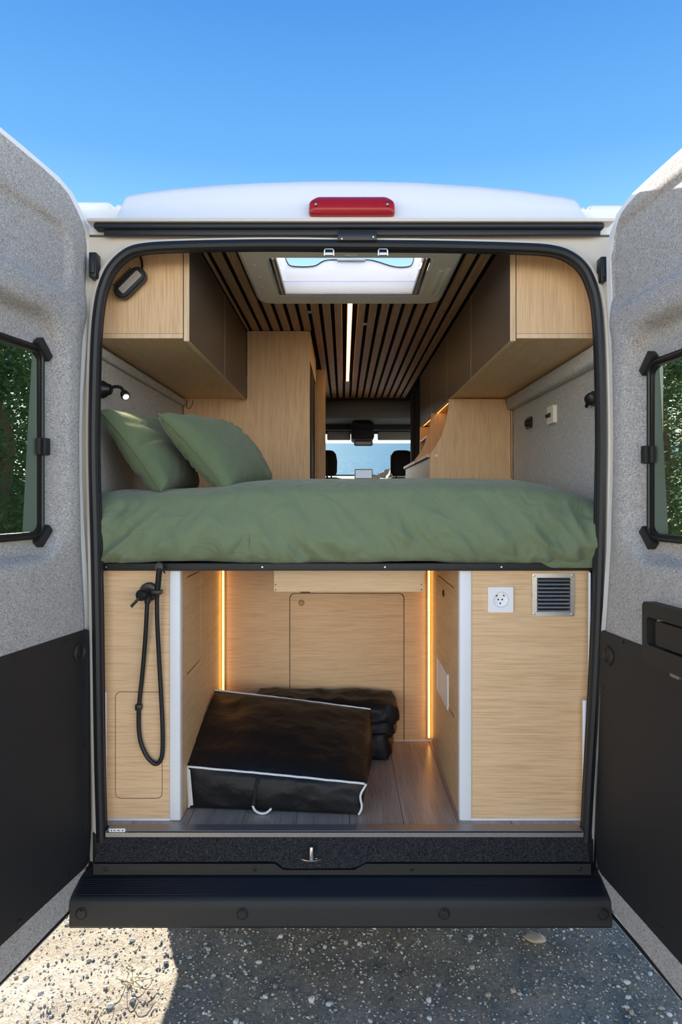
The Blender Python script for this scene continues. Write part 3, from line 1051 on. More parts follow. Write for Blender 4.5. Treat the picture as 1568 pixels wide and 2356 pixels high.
    if side == 'right':
        h0 = conv(1500, 1382); hz1, hz0 = h0[1], conv(1500, 1520)[1]
        hu0, hu1 = h0[0], h0[0] + .25
        b = MB()
        b.plate(rrect(hu0, hu1, hz0, hz1, .014), [rrect(hu0 + .022, hu1 - .022, hz0 + .05, hz1 - .038, .014)], fn, -.012, .030)
        b.plate(rrect(hu0 + .01, hu1 - .01, hz0 + .04, hz1 - .03, .01), [], fn, -.014, -.006)
        hd = b.build('handle_housing', M['plastic'], root)
        b = MB(); b.plate(rrect(hu0 + .058, hu1 - .03, hz0 + .056, hz1 - .044, .01), [], fn, .002, .026); b.build('handle_lever', M['plastic'], hd)
        b = MB(); b.plate(rrect(hu0 + .10, hu0 + .14, hz0 - .016, hz0 + .004, .004), [], fn, .002, .012); b.build('latch_tab', M['metal_dk'], hd)
    return root

def thing_local(name, root):
    return root

def conv_left(px, py, w=0.0):
    x = (px - CX) / F
    A = R(11.5); tA = math.tan(A)
    dd = (-.8203 + w * math.cos(A) - tA * (D - w * math.sin(A))) / (x - tA)
    return ((D - w * math.sin(A) - dd) / math.cos(A), H + (CY - py) * dd / F)
def conv_right(px, py, w=0.0):
    x = (px - CX) / F
    A = R(6.3); tA = math.tan(A)
    dd = (.8064 - w * math.cos(A) + tA * (D - w * math.sin(A))) / (x + tA)
    return ((D - w * math.sin(A) - dd) / math.cos(A), H + (CY - py) * dd / F)
WIN = {'left': [(112, 806), (100, 1236)], 'right': [(1484, 836), (1490, 1240)]}
PAN = {'left': [(200, 1446), (205, 1985), .004], 'right': [(1386, 1449), (1368, 1992), .004]}
RING = {'left': (180, 1500), 'right': (1402, 1508)}
SCREWS = {'left': [(150, 1474), (33, 1512), (192, 1569), (194, 1712), (188, 1906), (155, 2014), (41, 2120)],
          'right': [(1434, 1477), (1389, 1583), (1383, 1721), (1383, 1911), (1412, 2024), (1527, 2137)]}
FELT_L = [(0, 303), (60, 352), (100, 386), (140, 420), (170, 455), (190, 495), (203, 530), (208, 570), (207, 620), (203, 700), (196, 800), (188, 900), (185, 1000),
          (186, 1100), (190, 1200), (197, 1300), (203, 1400), (205, 1500), (206, 1700), (209, 1900), (210, 1960), (207, 2000), (197, 2040), (178, 2075), (150, 2108), (0, 2262)]
FELT_R = [(1568, 352), (1530, 385), (1480, 430), (1440, 468), (1415, 503), (1401, 545), (1395, 590), (1396, 650), (1400, 750), (1405, 880), (1408, 1000), (1406, 1100),
          (1400, 1200), (1393, 1300), (1387, 1400), (1383, 1450), (1381, 1600), (1376, 1750), (1370, 1900), (1366, 1980), (1366, 2020), (1372, 2052), (1390, 2086), (1568, 2298)]
def hinge_sorted(l, conv):
    return l
make_door('left', -0.8203, 11.5, conv_left, FELT_L, 'left rear door swung open, grey felt lining with tinted window and plain charcoal lower panel')
make_door('right', 0.8064, 6.3, conv_right, FELT_R, 'right rear door swung open, grey felt lining with a black recessed pull handle')

# ================================================================== GARAGE CABINETS
PY = 0.062                                              # front face of the cabinets
ZT = P(0, 1312, PY).z
def X(px, y=PY): return P(px, 0, y).x
def Z(py, y=PY): return P(0, py, y).z
FZ0 = Z(1884)
# left
cl = thing('storage_cabinet', 'narrow oak cabinet on the left under the bed with the black shower fixed to it', 'cabinet', (-0.69, 0.4, FLOOR_Z))
hr = rrect(X(266), X(372), Z(1836), Z(1593), .016)
b = MB(); b.plate([(-.855, FZ0), (X(390), FZ0), (X(390), ZT), (-.855, ZT)], [offset_poly(hr, .0022)], XZ, PY, PY + .018); fp = b.build('front_panel', M['oak_h'], cl)
b = MB(); b.plate(hr, [], XZ, PY + .0005, PY + .017); b.build('hatch', M['oak_h'], cl)
b = MB(); b.box(X(255), X(382), PY + .0185, PY + .021, Z(1850), Z(1580)); b.build('backing', M['groove'], cl)
def yz_quad(xw, pts):
    out = []
    for px, py in pts:
        d = abs(xw) * F / abs(px - CX)
        out.append((d - D, H + (CY - py) * d / F))
    return out
y0, z1 = yz_quad(GX0, [(430, 1330)])[0]; y1, z0 = yz_quad(GX0, [(460, 1517)])[0]
hs = rrect(y0, y1, z0, z1, .012)
b = MB(); b.plate([(PY + .02, FLOOR_Z + .002), (GY - .001, FLOOR_Z + .002), (GY - .001, ZT), (PY + .02, ZT)], [offset_poly(hs, .0045)], YZ, GX0 - .018, GX0); b.build('side_panel', M['oak_y'], cl)
b = MB(); b.plate(hs, [], YZ, GX0 - .017, GX0 - .0005); sh = b.build('side_hatch', M['oak_y'], cl)
b = MB(); b.box(GX0 - .022, GX0 - .0185, y0 - .02, y1 + .02, z0 - .02, z1 + .02); b.build('backing', M['groove'], cl)
for dz in (.0, .012):
    b = MB(); b.lathe((GX0 - .001, (y0 + y1) / 2, z1 - .055 - dz), (1, 0, 0), [(.003, 0), (.003, .002), (0, .002)], 10); b.build('screw', M['metal'], sh)
b = MB(); b.box(X(390), X(415), PY - .005, PY + .02, FLOOR_Z + .001, ZT, bev=.004, seg=3); b.box(X(408), X(415.5), PY - .003, PY + .03, FLOOR_Z + .001, ZT - .001, bev=.003); b.build('corner_profile', M['alu'], cl)
b = MB(); b.box(X(243, PY), X(392), PY - .004, PY + .01, FLOOR_Z, FZ0 + .002, bev=.002); b.build('foot_bead', M['alu'], cl)
# right
crt = thing('storage_cabinet', 'wide oak cabinet on the right under the bed with white socket and steel vent', 'cabinet', (0.65, 0.4, FLOOR_Z))
b = MB(); b.plate([(X(1084), FZ0), (X(1350), FZ0), (X(1356), ZT), (X(1084), ZT)], [], XZ, PY, PY + .018); b.build('front_panel', M['oak_h'], crt)
b = MB(); b.box(X(1060), X(1352), PY - .004, PY + .01, FLOOR_Z, FZ0 + .002, bev=.002); b.build('foot_bead', M['alu'], crt)
q4 = yz_quad(GX1, [(1006, 1325), (1044, 1355)]); q5 = yz_quad(GX1, [(1044, 1650)])
y0, y1 = q4[1][0], q4[0][0]; z1 = q4[1][1]; z0 = q5[0][1]
hs = rrect(y0, y1, z0, z1, .012)
b = MB(); b.plate([(PY + .02, FLOOR_Z + .002), (GY - .001, FLOOR_Z + .002), (GY - .001, ZT), (PY + .02, ZT)], [offset_poly(hs, .0045)], YZ, GX1, GX1 + .018); b.build('side_panel', M['oak_y'], crt)
b = MB(); b.plate(hs, [], YZ, GX1 + .0005, GX1 + .017); sh = b.build('side_hatch', M['oak_y'], crt)
b = MB(); b.box(GX1 + .0185, GX1 + .022, y0 - .02, y1 + .02, z0 - .02, z1 + .02); b.build('backing', M['groove'], crt)
yk, zk = yz_quad(GX1, [(1020, 1365)])[0]
b = MB(); b.lathe((GX1 + .002, yk, zk), (-1, 0, 0), [(.014, 0), (.014, .004), (.009, .006), (.007, .003), (0, .003)], 16); b.build('finger_hole', M['groove'], sh)
yy, zz = zip(*yz_quad(GX1, [(1006.5, 1515), (1031, 1552), (1031, 1634), (1006.5, 1581)]))
b = MB()
hx = GX1 - .004
ya, yb = min(yy), max(yy)
b.plate(rrect(ya, yb, zz[2], zz[1], .003), [rrect(ya + .012, yb - .012, zz[2] + .006, zz[1] - .006, .002)], YZ, hx, GX1 + .001)
b.plate(rrect(ya + .008, yb - .008, zz[2] + .004, zz[1] - .004, .002), [], YZ, hx + .0015, GX1 + .001)
b.build('vent_plate', M['white_plastic'], crt)
b = MB(); b.box(X(1056), X(1084), PY - .005, PY + .02, FLOOR_Z + .001, ZT, bev=.004, seg=3); b.box(X(1055.5), X(1064), PY - .003, PY + .03, FLOOR_Z + .001, ZT - .001, bev=.003); b.build('corner_profile', M['alu'], crt)
# socket
so = thing('power_socket', 'square white wall socket on the right oak cabinet', 'socket', (X(1149), PY, Z(1380)))
cx, cz = X(1149.5), Z(1379)
r_ = (X(1178.5) - X(1120.5)) / 2
b = MB(); b.plate(rrect(cx - r_, cx + r_, cz - r_, cz + r_, .004), [[(cx + .027 * math.cos(R(a)), cz + .027 * math.sin(R(a))) for a in range(0, 360, 12)]], XZ, PY - .010, PY - .001); b.build('face_plate', M['white_plastic'], so)
b = MB(); b.lathe((cx, PY - .0005, cz), (0, -1, 0), [(.0268, 0), (.0268, .010), (.0245, .0115), (.0225, .010), (.022, .003), (0, .003)], 30); cup = b.build('socket_cup', M['white_plastic'], so)
for dx, dz in ((-.0065, 0), (.0065, 0), (0, -.0125)):
    b = MB(); b.lathe((cx + dx, PY - .003, cz + dz), (0, -1, 0), [(.0028, 0), (.0028, .001), (0, .001)], 12); b.build('pin_hole', M['print'], cup)
for sx in (-1, 1):
    b = MB(); b.box(-.0035, .0035, -.001, .001, -.0016, .0016, mat=Matrix.Translation((cx + sx * .0115, PY - .004, cz + .0125)) @ Matrix.Rotation(R(45 * sx), 4, 'Y')); b.build('earth_clip', M['print'], cup)
# steel vent
ve = thing('air_vent', 'square stainless steel louvre vent on the right oak cabinet', 'vent', (X(1271), PY, Z(1370)))
vx0, vx1, vz0, vz1 = X(1222.5), X(1320), Z(1418), Z(1319)
ix0, ix1, iz0, iz1 = X(1234), X(1310), Z(1408), Z(1329)
b = MB(); b.plate(rrect(vx0, vx1, vz0, vz1, .007), [[(ix0, iz0), (ix1, iz0), (ix1, iz1), (ix0, iz1)]], XZ, PY - .004, PY - .0005); b.build('vent_frame', M['metal'], ve)
b = MB(); b.box(ix0, ix1, PY - .0012, PY - .0004, iz0, iz1); b.build('backing', M['groove'], ve)
nl = 9
for i in range(nl):
    zc = iz0 + (i + .5) * (iz1 - iz0) / nl
    b = MB()
    prof = [(PY - .002, zc + .0058), (PY - .006, zc + .0042), (PY - .0125, zc - .002), (PY - .0135, zc - .0045), (PY - .012, zc - .0042), (PY - .005, zc + .0022)]
    b.plate(prof, [], YZ, ix0 + .001, ix1 - .001)
    b.build('louvre', M['metal'], ve)
for px, py in ((1227, 1324), (1315, 1323), (1227, 1412), (1314, 1413)):
    b = MB(); b.lathe((X(px), PY - .003, Z(py)), (0, -1, 0), [(.0045, 0), (.004, .002), (.0015, .0026), (0, .0022)], 12); b.build('screw', M['metal'], ve)
for px, sx in ((1225, 1), (1316, -1)):
    b = MB(); b.plate([(X(px) - .004 * sx, Z(1369) - .005), (X(px) - .004 * sx, Z(1369) + .005), (X(px) + .006 * sx, Z(1369))], [], XZ, PY - .009, PY - .003); b.build('spring_clip', M['metal'], ve)
# pale board hanging under the bed
b = MB()
BYD = 0.30
bx0, bx1, bz0, bz1 = X(630, BYD), X(974, BYD), Z(1361.5, BYD), Z(1312, BYD) + .03
b.plate(rrect(bx0, bx1, bz0, bz1, (.006, .006, 0, 0)), [], XZ, BYD, BYD + .018)
bd = tag(b.build('hanging_board', M['oak_pale']), 'pale wooden board hanging under the bed frame at the top of the storage bay', 'board')
for px, py in ((634, 1345), (634, 1357), (969, 1345), (969, 1357)):
    b = MB(); b.lathe((X(px, BYD), BYD + .001, Z(py, BYD)), (0, -1, 0), [(.0022, 0), (.0022, .002), (0, .0015)], 10); b.build('screw', M['groove'], bd)
# LED strips in the two back corners
for xx, zb_, lab in ((GX0 + .010, Z(1660, GY), 'left warm glowing led strip in the back corner of the storage bay'), (GX1 - .010, Z(1697, GY - .01), 'right warm glowing led strip in the back corner of the storage bay')):
    t = thing('led_strip', lab, 'light', (xx, GY - .01, zb_))
    b = MB(); b.tube([(xx, GY - .012, zb_), (xx, GY - .012, 1.385)], .0024, 10); b.build('glowing_tube', M['led'], t)
    b = MB(); b.box(xx - .007, xx + .007, GY - .0075, GY - .001, zb_ - .006, 1.385, bev=.001); b.build('channel', M['oak_v'], t)

# ================================================================== SHOWER
sw = thing('outdoor_shower', 'matt black hand shower with mixer and looped hose on the left oak cabinet', 'shower', (X(345), PY, Z(1360)))
def S(px, py, off):
    return P(px, py, PY - off)
b = MB(); b.lathe(S(344, 1361, 0), (0, -1, 0), [(.031, 0), (.031, .010), (.027, .016), (.014, .018), (.014, .030), (0, .030)], 32); b.build('wall_plate', M['satin_black'], sw)
b = MB(); b.tube([S(345, 1364, .02), S(336, 1366, .036), S(330, 1368, .045)], [.015, .016, .016], 16)
b.lathe(S(334, 1367, .034), Vector((-.40, -1, -.05)), [(.0185, 0), (.0185, .024), (.016, .028), (0, .030)], 28)
b.tube([S(340, 1370, .034), S(339, 1388, .034)], [.011, .0095], 14)
b.tube([S(342, 1366, .03), S(356, 1364, .042)], .011, 14); b.build('mixer_body', M['satin_black'], sw)
b = MB(); b.tube([S(322, 1374, .055), S(301.5, 1396, .062)], [.0042, .0048], 12); b.build('lever', M['satin_black'], sw)
b = MB(); c0, c1 = S(347, 1368, .05), S(371.5, 1357.5, .05); b.box(c0.x, c1.x, PY - .056, PY - .026, c0.z, c1.z, bev=.004); b.build('holder', M['satin_black'], sw)
b = MB(); b.tube([S(361, 1382, .04), S(361.5, 1369, .04), S(363, 1350, .045), S(365.5, 1320, .052), S(367, 1306, .054)], [.0065, .0075, .0098, .0096, .010], 16)
b.lathe(S(367, 1304, .050), (0, -1, .15), [(0, -.006), (.013, -.004), (.015, .003), (.013, .009), (0, .010)], 20)
b.tube([S(375, 1311, .054), S(379, 1319, .058)], [.003, .0025], 8)
b.build('handset', M['satin_black'], sw)
hp = [(338.5, 1386), (337.5, 1410), (334, 1470), (327, 1555), (322, 1600), (319, 1640), (319.5, 1680), (325, 1712), (338, 1740), (352, 1755), (361, 1757), (369, 1749), (373.5, 1730), (374, 1680), (371, 1610), (366, 1520), (362, 1440), (361, 1395), (361, 1378)]
b = MB(); b.tube(catmull([S(px, py, .0115 if py > 1560 else lerp(.040, .0115, (py - 1378) / 185)) for px, py in hp], 6), .0072, 12)
b.build('hose', M['rubber'], sw)
b = MB(); b.box(X(314), X(329), PY - .022, PY - .001, Z(1631), Z(1617), bev=.004); b.build('hose_clip', M['satin_black'], sw)

# ================================================================== BED
bf = thing('bed_frame', 'thin black metal bed rail running across the van under the green duvet', 'bed', (0, 0.6, ZT))
b = MB(); b.box(X(232, .05), X(1362, .05), .035, .058, ZT + .001, Z(1296, .04), bev=.002); b.box(-.84, .88, .05, 1.40, ZT + .012, ZT + .024); b.build('rail', M['plastic'], bf)
for px in (243, 603, 885, 1153):
    b = MB(); b.lathe((X(px, .035), .036, Z(1305, .035)), (0, -1, 0), [(.0038, 0), (.003, .002), (0, .0026)], 10); b.build('bolt', M['metal'], bf)
def wr(p, sc_, amp, seed=0.0):
    """ridged creases"""
    n = noise.noise(Vector((p.x * sc_, p.y * sc_, p.z * sc_ + seed)))
    return amp * (1 - abs(n) * 2.2)
# duvet: closed section swept across the van
b = MB()
NX = 300
XL, XR = -0.793, 0.816
rows = []
RY0 = 0.055
sec_n = 110
for i in range(NX + 1):
    t = i / NX
    x = lerp(XL, XR, t)
    # height of the crown, from the photograph's upper outline (front ridge about 0.3 m in)
    topz = interp([(-.784, 1.640), (-.74, 1.648), (-.62, 1.650), (-.45, 1.655), (-.33, 1.675), (-.22, 1.685), (.1, 1.688), (.45, 1.688), (.58, 1.680), (.68, 1.662), (.74, 1.642), (.78, 1.628), (.806, 1.615)], x)
    botz = 1.402 + .004 * math.sin(x * 9)
    endf = min(1, (XR - x) / .05, (x - XL) / .03 + .3)
    row = []
    for j in range(sec_n + 1):
        q = j / sec_n
        # outline: underside front -> front bulge -> crown -> back
        sec = [(.12, botz + .002), (.070, botz + .003), (.042, botz + .022), (.026, botz + .07), (.030, botz + .13), (.052, botz + (topz - botz) * .70), (.085, botz + (topz - botz) * .87), (.17, botz + (topz - botz) * .96), (.30, topz), (.50, topz - .004), (.75, topz - .008), (1.0, topz - .012), (1.30, topz - .02), (1.40, topz - .06), (1.42, botz + .1), (1.40, botz)]
        f = q * (len(sec) - 1)
        k = min(int(f), len(sec) - 2)
        p = catm = None
        g = lambda m: sec[max(0, min(len(sec) - 1, m))]
        tt = f - k
        p0, p1, p2, p3 = g(k - 1), g(k), g(k + 1), g(k + 2)
        yy = 0.5 * (2 * p1[0] + (p2[0] - p0[0]) * tt + (2 * p0[0] - 5 * p1[0] + 4 * p2[0] - p3[0]) * tt ** 2 + (3 * p1[0] - p0[0] - 3 * p2[0] + p3[0]) * tt ** 3)
        zz = 0.5 * (2 * p1[1] + (p2[1] - p0[1]) * tt + (2 * p0[1] - 5 * p1[1] + 4 * p2[1] - p3[1]) * tt ** 2 + (3 * p1[1] - p0[1] - 3 * p2[1] + p3[1]) * tt ** 3)
        front = 1 - sstep(.12, .5, yy)
        sidef = sstep(.45, .85, x) + (1 - sstep(-.8, -.55, x))
        # creases: slanting pulls low on the front, more towards the ends
        v = Vector((x * 6.5 + zz * 6.5, zz * 3.0 - x * 1.5, 2.0 + yy * 2))
        cr_ = 1 - 2.4 * (math.sqrt(noise.noise(v) ** 2 + .004) - .06)
        v2 = Vector((x * 13 + zz * 9 * (1 if x > -.3 else -1), zz * 7 - x * 3, 5.0 + yy * 3))
        cr2 = 1 - 2.6 * (math.sqrt(noise.noise(v2) ** 2 + .006) - .07)
        low = 1 - sstep(botz + .05, botz + .22, zz)
        amp = front * (.0055 + .0055 * sidef + .006 * low)
        yy -= amp * max(-.6, cr_) + amp * .75 * max(-.5, cr2) * (0.4 + low + sidef)
        v3 = Vector((x * 24 + zz * 16 * (1 if x > -.3 else -1), zz * 13 - x * 6, 9.0 + yy * 6))
        yy -= front * (.0016 + .0022 * low + .0016 * sidef) * (1 - 2.6 * (math.sqrt(noise.noise(v3) ** 2 + .004) - .06))
        zz += (1 - front) * .004 * noise.noise(Vector((x * 4, yy * 4, 8))) + front * .003 * noise.noise(Vector((x * 6, yy * 3, 9)))
        row.append(Vector((.01 + (x - .01) * lerp(1, 1.065, sstep(.048, .10, yy)), yy, zz)))
    rows.append(row)
b.grid(rows)
for r_ in (rows[0], rows[-1]):
    vs = [b.bm.verts.new(p) for p in r_]
    b.bm.faces.new(vs)
dv = tag(b.build('duvet', M['duvet'], sharp=60, weld=1e-5), 'puffy sage green duvet lying across the bed', 'duvet')
b = MB()
rows = []
for i in range(31):
    x = lerp(X(1232, .04), X(1360, .04), i / 30)
    sag = .012 + .02 * sstep(0, .3, i / 30)
    rows.append([Vector((x, .032 - .008 * math.sin(q * 3.1) + .003 * noise.noise(Vector((x * 30, q * 4, 0))), Z(1284, .03) - sag * q)) for q in [k / 6 for k in range(7)]])
b.grid(rows)
b.build('tucked_corner', M['duvet'], dv)

def pillow(label, A, B_, C, Dd, th, seed, flap):
    """A near-bottom, B near-top, C far-bottom, D far-top corners of the seam plane"""
    t_ = thing('pillow', label, 'pillow', ((A + C) / 2), 'green pillows on the bed')
    n = ((B_ - A).cross(C - A)).normalized()
    N = 44
    b = MB()
    grids = []
    for sgn in (1, -1):
        rows = []
        for i in range(N + 1):
            u = i / N
            row = []
            for j in range(N + 1):
                v = j / N
                # corners drawn out, sides pulled in
                uu = .5 + (u - .5) * (1 - .10 * math.sin(math.pi * v) ** 1.0)
                vv = .5 + (v - .5) * (1 - .10 * math.sin(math.pi * u) ** 1.0)
                p = A.lerp(C, uu).lerp(B_.lerp(Dd, uu), vv)
                a, c_ = 2 * u - 1, 2 * v - 1
                h = (max(0, 1 - a ** 2) * max(0, 1 - c_ ** 2)) ** .42
                ed = max(abs(a), abs(c_))
                ang = math.atan2(c_, a)
                crease = (1 - 2.4 * math.sqrt(noise.noise(Vector((math.cos(ang) * 4.2, math.sin(ang) * 4.2, seed + sgn))) ** 2 + .003)) * sstep(.3, .75, ed) * (1 - sstep(.93, 1, ed))
                crease += .7 * (1 - 2.2 * math.sqrt(noise.noise(Vector((p.x * 10 + p.z * 5, p.y * 7, p.z * 9 + seed))) ** 2 + .003)) * (1 - sstep(.9, 1, ed))
                hh = th * h + .0085 * crease * (1 if h > 0.02 else 0)
                row.append(p + n * sgn * (hh + .0008))
            rows.append(row)
        b.grid(rows)
    b.build('pillowcase', M['pillow'], t_, sharp=70, weld=.002)
    # seam welt along the near edge
    b = MB()
    pts = []
    for j in range(25):
        v = j / 24
        uu = .5 + (0 - .5) * (1 - .10 * math.sin(math.pi * v))
        vv = v
        pts.append(A.lerp(C, uu).lerp(B_.lerp(Dd, uu), vv))
    b.tube(pts, .0035, 8)
    b.build('seam', M['pillow'], t_)
    return t_
pillow('green pillow leaning on the left felt wall, the one nearer the wall', P(372, 1131, .13), P(229, 942, .15), P(455, 1124, .62), P(388, 974, .66), .070, 3.0, 1)
pillow('green pillow leaning on the other pillow, nearer the middle of the bed', P(522, 1129, .16), P(364, 951, .16), P(624, 1113, .72), P(530, 982, .76), .080, 9.0, 1)
# ================================================================== OVERHEAD CABINETS
OY = 0.12
def overhead(label, side, xf, xw, y1, cuts, zb):
    s = 1 if side == 'left' else -1                     # s: direction of the door face
    t = thing('overhead_cabinet', label, 'cabinet', ((xf + xw) / 2, .8, zb))
    xd = xf - s * .018                                  # back of the doors
    b = MB(); b.box(xw + s * .004, xd - s * .003, OY + .002, y1, zb + .008, zb + .024); b.build('bottom_board', M['oak_y'], t)
    b = MB(); b.box(xw + s * .004, xd - s * .003, OY + .0, OY + .018, zb + .0245, CEIL_Z - .002); b.build('end_panel', M['oak_v'], t)
    b = MB(); b.box(xw + s * .004, xd - s * .003, OY - .001, OY + .0015, zb + .008, zb + .0235, bev=.0006); b.build('edge_strip', M['oak_edge'], t)
    b = MB(); b.box(xw + s * .004, xd - s * .003, y1 - .018, y1, zb + .0245, CEIL_Z - .002); b.build('end_panel', M['oak_v'], t)
    ys = [OY] + cuts + [y1]
    for i, (a, c) in enumerate(zip(ys, ys[1:])):
        b = MB(); b.box(xd + s * .001, xf, a + .003, c - .0015, zb, CEIL_Z - .006, bev=.0008, seg=1); d = b.build('door', M['brown'], t)
        b = MB(); b.box(xd, xf + s * .0002, a + .0005, a + .003, zb, CEIL_Z - .006); b.box(xd + s * .001, xf - s * .0002, a + .003, c - .0015, zb - .0012, zb); b.build('edge_strip', M['oak_edge'], d)
    return t
d_ = 3.67
overhead('left overhead cabinet, two taupe doors and oak end panel carrying the black floodlight', 'left', -0.521, -0.86, 1.488, [.81], 2.147)
overhead('right overhead cabinet, long row of taupe doors and bare oak end panel', 'right', 0.562, 0.90, 2.84, [.83, 1.53, 2.17], 2.147)
# ------------------------------------------------------------------ wardrobe / washroom block on the left
wd = thing('wardrobe', 'tall oak wardrobe wall at the far left end of the bed', 'wardrobe', (-.5, 2, FLOOR_Z))
b = MB()
WYD = 1.492
b.plate([(-.86, FLOOR_Z), (-.182, FLOOR_Z), (-.182, CEIL_Z - .001), (-.519, CEIL_Z - .001), (-.519, 2.157), (-.86, 2.157)], [], XZ, WYD, WYD + .018)
b.build('end_panel', M['oak_v'], wd)
b = MB(); b.tube(catmull([P(430, 921, WYD), P(429, 935, WYD), P(434, 940, WYD), P(441, 934, WYD), P(444, 921, WYD)], 5), .0018, 6); b.build('cut_out', M['groove'], wd)
b = MB(); b.box(-.196, -.180, WYD + .02, 2.25, 2.36, CEIL_Z - .002); b.box(-.194, -.181, 2.24, 2.30, FLOOR_Z, 2.36); b.build('header', M['oak_y'], wd)
b = MB(); b.box(-.192, -.186, WYD + .02, 2.24, FLOOR_Z, 2.36); b.build('door_recess', M['groove'], wd)
b = MB(); b.box(-.190, -.178, WYD + .24, WYD + .29, FLOOR_Z, 2.34); b.build('dark_jamb', M['brown'], wd)
b = MB(); b.box(-.20, -.122, 2.42, 2.46, FLOOR_Z, 2.49, bev=.006); b.box(-.20, -.18, 2.46, 3.6, FLOOR_Z, 2.47); b.build('sliding_door', M['oak_v'], wd)
b = MB(); b.tube(catmull([(-.118, 2.43, 1.62), (-.112, 2.42, 1.66), (-.111, 2.42, 1.75), (-.112, 2.42, 1.86), (-.118, 2.43, 1.90)], 5), .006, 8); b.build('pull_handle', M['satin_black'], wd)
b = MB(); b.box(-.86, -.70, WYD + .02, 3.6, FLOOR_Z, CEIL_Z - .01); b.build('carcass', M['oak_v'], wd)
# ------------------------------------------------------------------ kitchen end panel with the swept edge, shelf niche
kt = thing('kitchen_unit', 'oak kitchen end panel with swept curved edge at the far right end of the bed', 'kitchen unit', (.7, 1.6, FLOOR_Z))
KY = 1.455
cur = catmull([P(1032, 918, KY), P(1031, 940, KY), P(1025, 967, KY), P(1016, 999, KY), P(1003, 1024, KY), P(989, 1043, KY)], 5)
pc = [(v.x, v.z) for v in cur]
body = [(.9, 2.146), pc[0]] + pc[1:] + [(pc[-1][0] - .002, FLOOR_Z), (.9, FLOOR_Z)]
b = MB(); b.plate(body, [], XZ, KY, KY + .018); b.build('end_panel', M['oak_v'], kt)
b = MB(); b.tube(catmull([P(1163, 918, KY - .001), P(1164, 930, KY - .001), P(1172, 942, KY - .001), P(1174, 960, KY - .001), P(1175, 1101, KY - .001)], 6), .0016, 6); b.build('joint_line', M['groove'], kt)
c = P(1003, 1048, KY); b = MB(); b.lathe((c.x, KY, c.z), (0, -1, 0), [(.008, 0), (.008, .003), (.004, .004), (0, .002)], 16); b.build('screw_cap', M['white_plastic'], kt)
K2 = 2.05
c2 = [(v.x - .02, v.z) for v in cur]
bz = pc[-1][1]
b = MB(); b.plate([(.9, 2.146), c2[0]] + c2[1:] + [(c2[-1][0], bz - .02), (.9, bz - .02)], [], XZ, K2, K2 + .018); b.build('shelf_side', M['oak_v'], kt)
b = MB(); b.box(pc[-1][0] - .015, .90, KY + .018, 2.9, bz - .02, bz - .002); b.build('shelf_board', M['oak_y'], kt)
b = MB(); b.box(pc[-1][0] + .0, .90, KY + .018, 2.9, FLOOR_Z, bz - .022); b.build('carcass', M['oak_y'], kt)
b = MB(); b.box(.56, .9, 2.2, 2.82, 2.03, 2.045); b.build('shelf_board', M['oak_y'], kt)
b = MB(); b.box(.56, .9, 2.82, 2.836, bz, 2.145); b.build('shelf_back', M['oak_v'], kt)
b = MB(); b.box(.555, .585, 3.4, 3.5, FLOOR_Z, 2.5, bev=.008); b.box(.585, .9, 3.4, 3.42, FLOOR_Z, 2.5); b.build('partition', M['cab'], kt)
ul = thing('led_strip', 'warm led strip under the far part of the right overhead cabinet', 'light', (.60, 2.2, 2.14))
b = MB(); b.box(.5815, .586, 1.62, 2.80, 2.1490, 2.1530, bev=.001); b.build('glowing_tube', M['led'], ul)
b = MB(); b.box(.581, .590, 1.61, 2.81, 2.1531, 2.1548, bev=.0005); b.build('channel', M['oak_y'], ul)
# ================================================================== CEILING LED
t = thing('ceiling_light', 'slim warm led channel set lengthwise between the ceiling slats', 'light', (x_led, 2, CEIL_Z))
b = MB(); b.box(x_led - .013, x_led + .013, FY1 + .03, SEAM - .01, CEIL_Z - .002, CEIL_Z + .011); b.build('channel', M['slat'], t)
b = MB(); b.box(x_led - .0095, x_led + .0095, FY1 + .045, SEAM - .012, CEIL_Z - .006, CEIL_Z - .0022, bev=.0015); b.build('diffuser', M['led_ceiling'], t)
b = MB(); b.box(x_led - .014, x_led + .014, FY1 + .012, FY1 + .043, CEIL_Z - .009, CEIL_Z - .001, bev=.002); b.build('end_cap', M['metal'], t)
for i, (px, py) in enumerate(((710, 716), (839, 744))):
    yy = .91 * F / (CY - py) - D
    c = P(px, py, yy)
    b = MB(); b.box(c.x - .012, c.x + .012, yy - .016, yy + .016, CEIL_Z - .007, CEIL_Z - .0005, bev=.002)
    b.lathe((c.x, yy - .004, CEIL_Z - .006), (0, 0, -1), [(.006, 0), (.005, .004), (0, .005)], 12)
    tag(b.build('ceiling_bracket', M['metal_dk']), ('small metal bracket on the ceiling slats left of the led channel', 'small metal bracket on the ceiling slats right of the led channel')[i], 'bracket')

# ================================================================== ROOF LIGHT
sk = thing('roof_light', 'cream framed rectangular roof window in the slatted ceiling', 'skylight', (.02, .52, CEIL_Z))
fo = rrect(FX0, FX1, FY0, FY1, (.03, .03, .075, .075), 7)
fi = rrect(HX0, HX1, HY0, HY1, .02)
b = MB()
lay = [(0, CEIL_Z - .001), (0, 2.498), (-.006, 2.491), (-.014, 2.488)]
rows = [[Vector((p[0], p[1], z)) for p in (lambda l: l + l[:1])(offset_poly(fo, d))] for d, z in lay]
b.grid(rows)
b.plate(offset_poly(fo, -.0141), [offset_poly(fi, .012)], XY, 2.488, 2.496)
rows = [[Vector((p[0], p[1], z)) for p in (lambda l: l + l[:1])(offset_poly(fi, d))] for d, z in ((.012, 2.488), (.004, 2.491), (0, 2.50), (0, 2.53))]
b.grid(rows)
fr = b.build('frame', M['frame_cream'], sk, weld=1e-4)
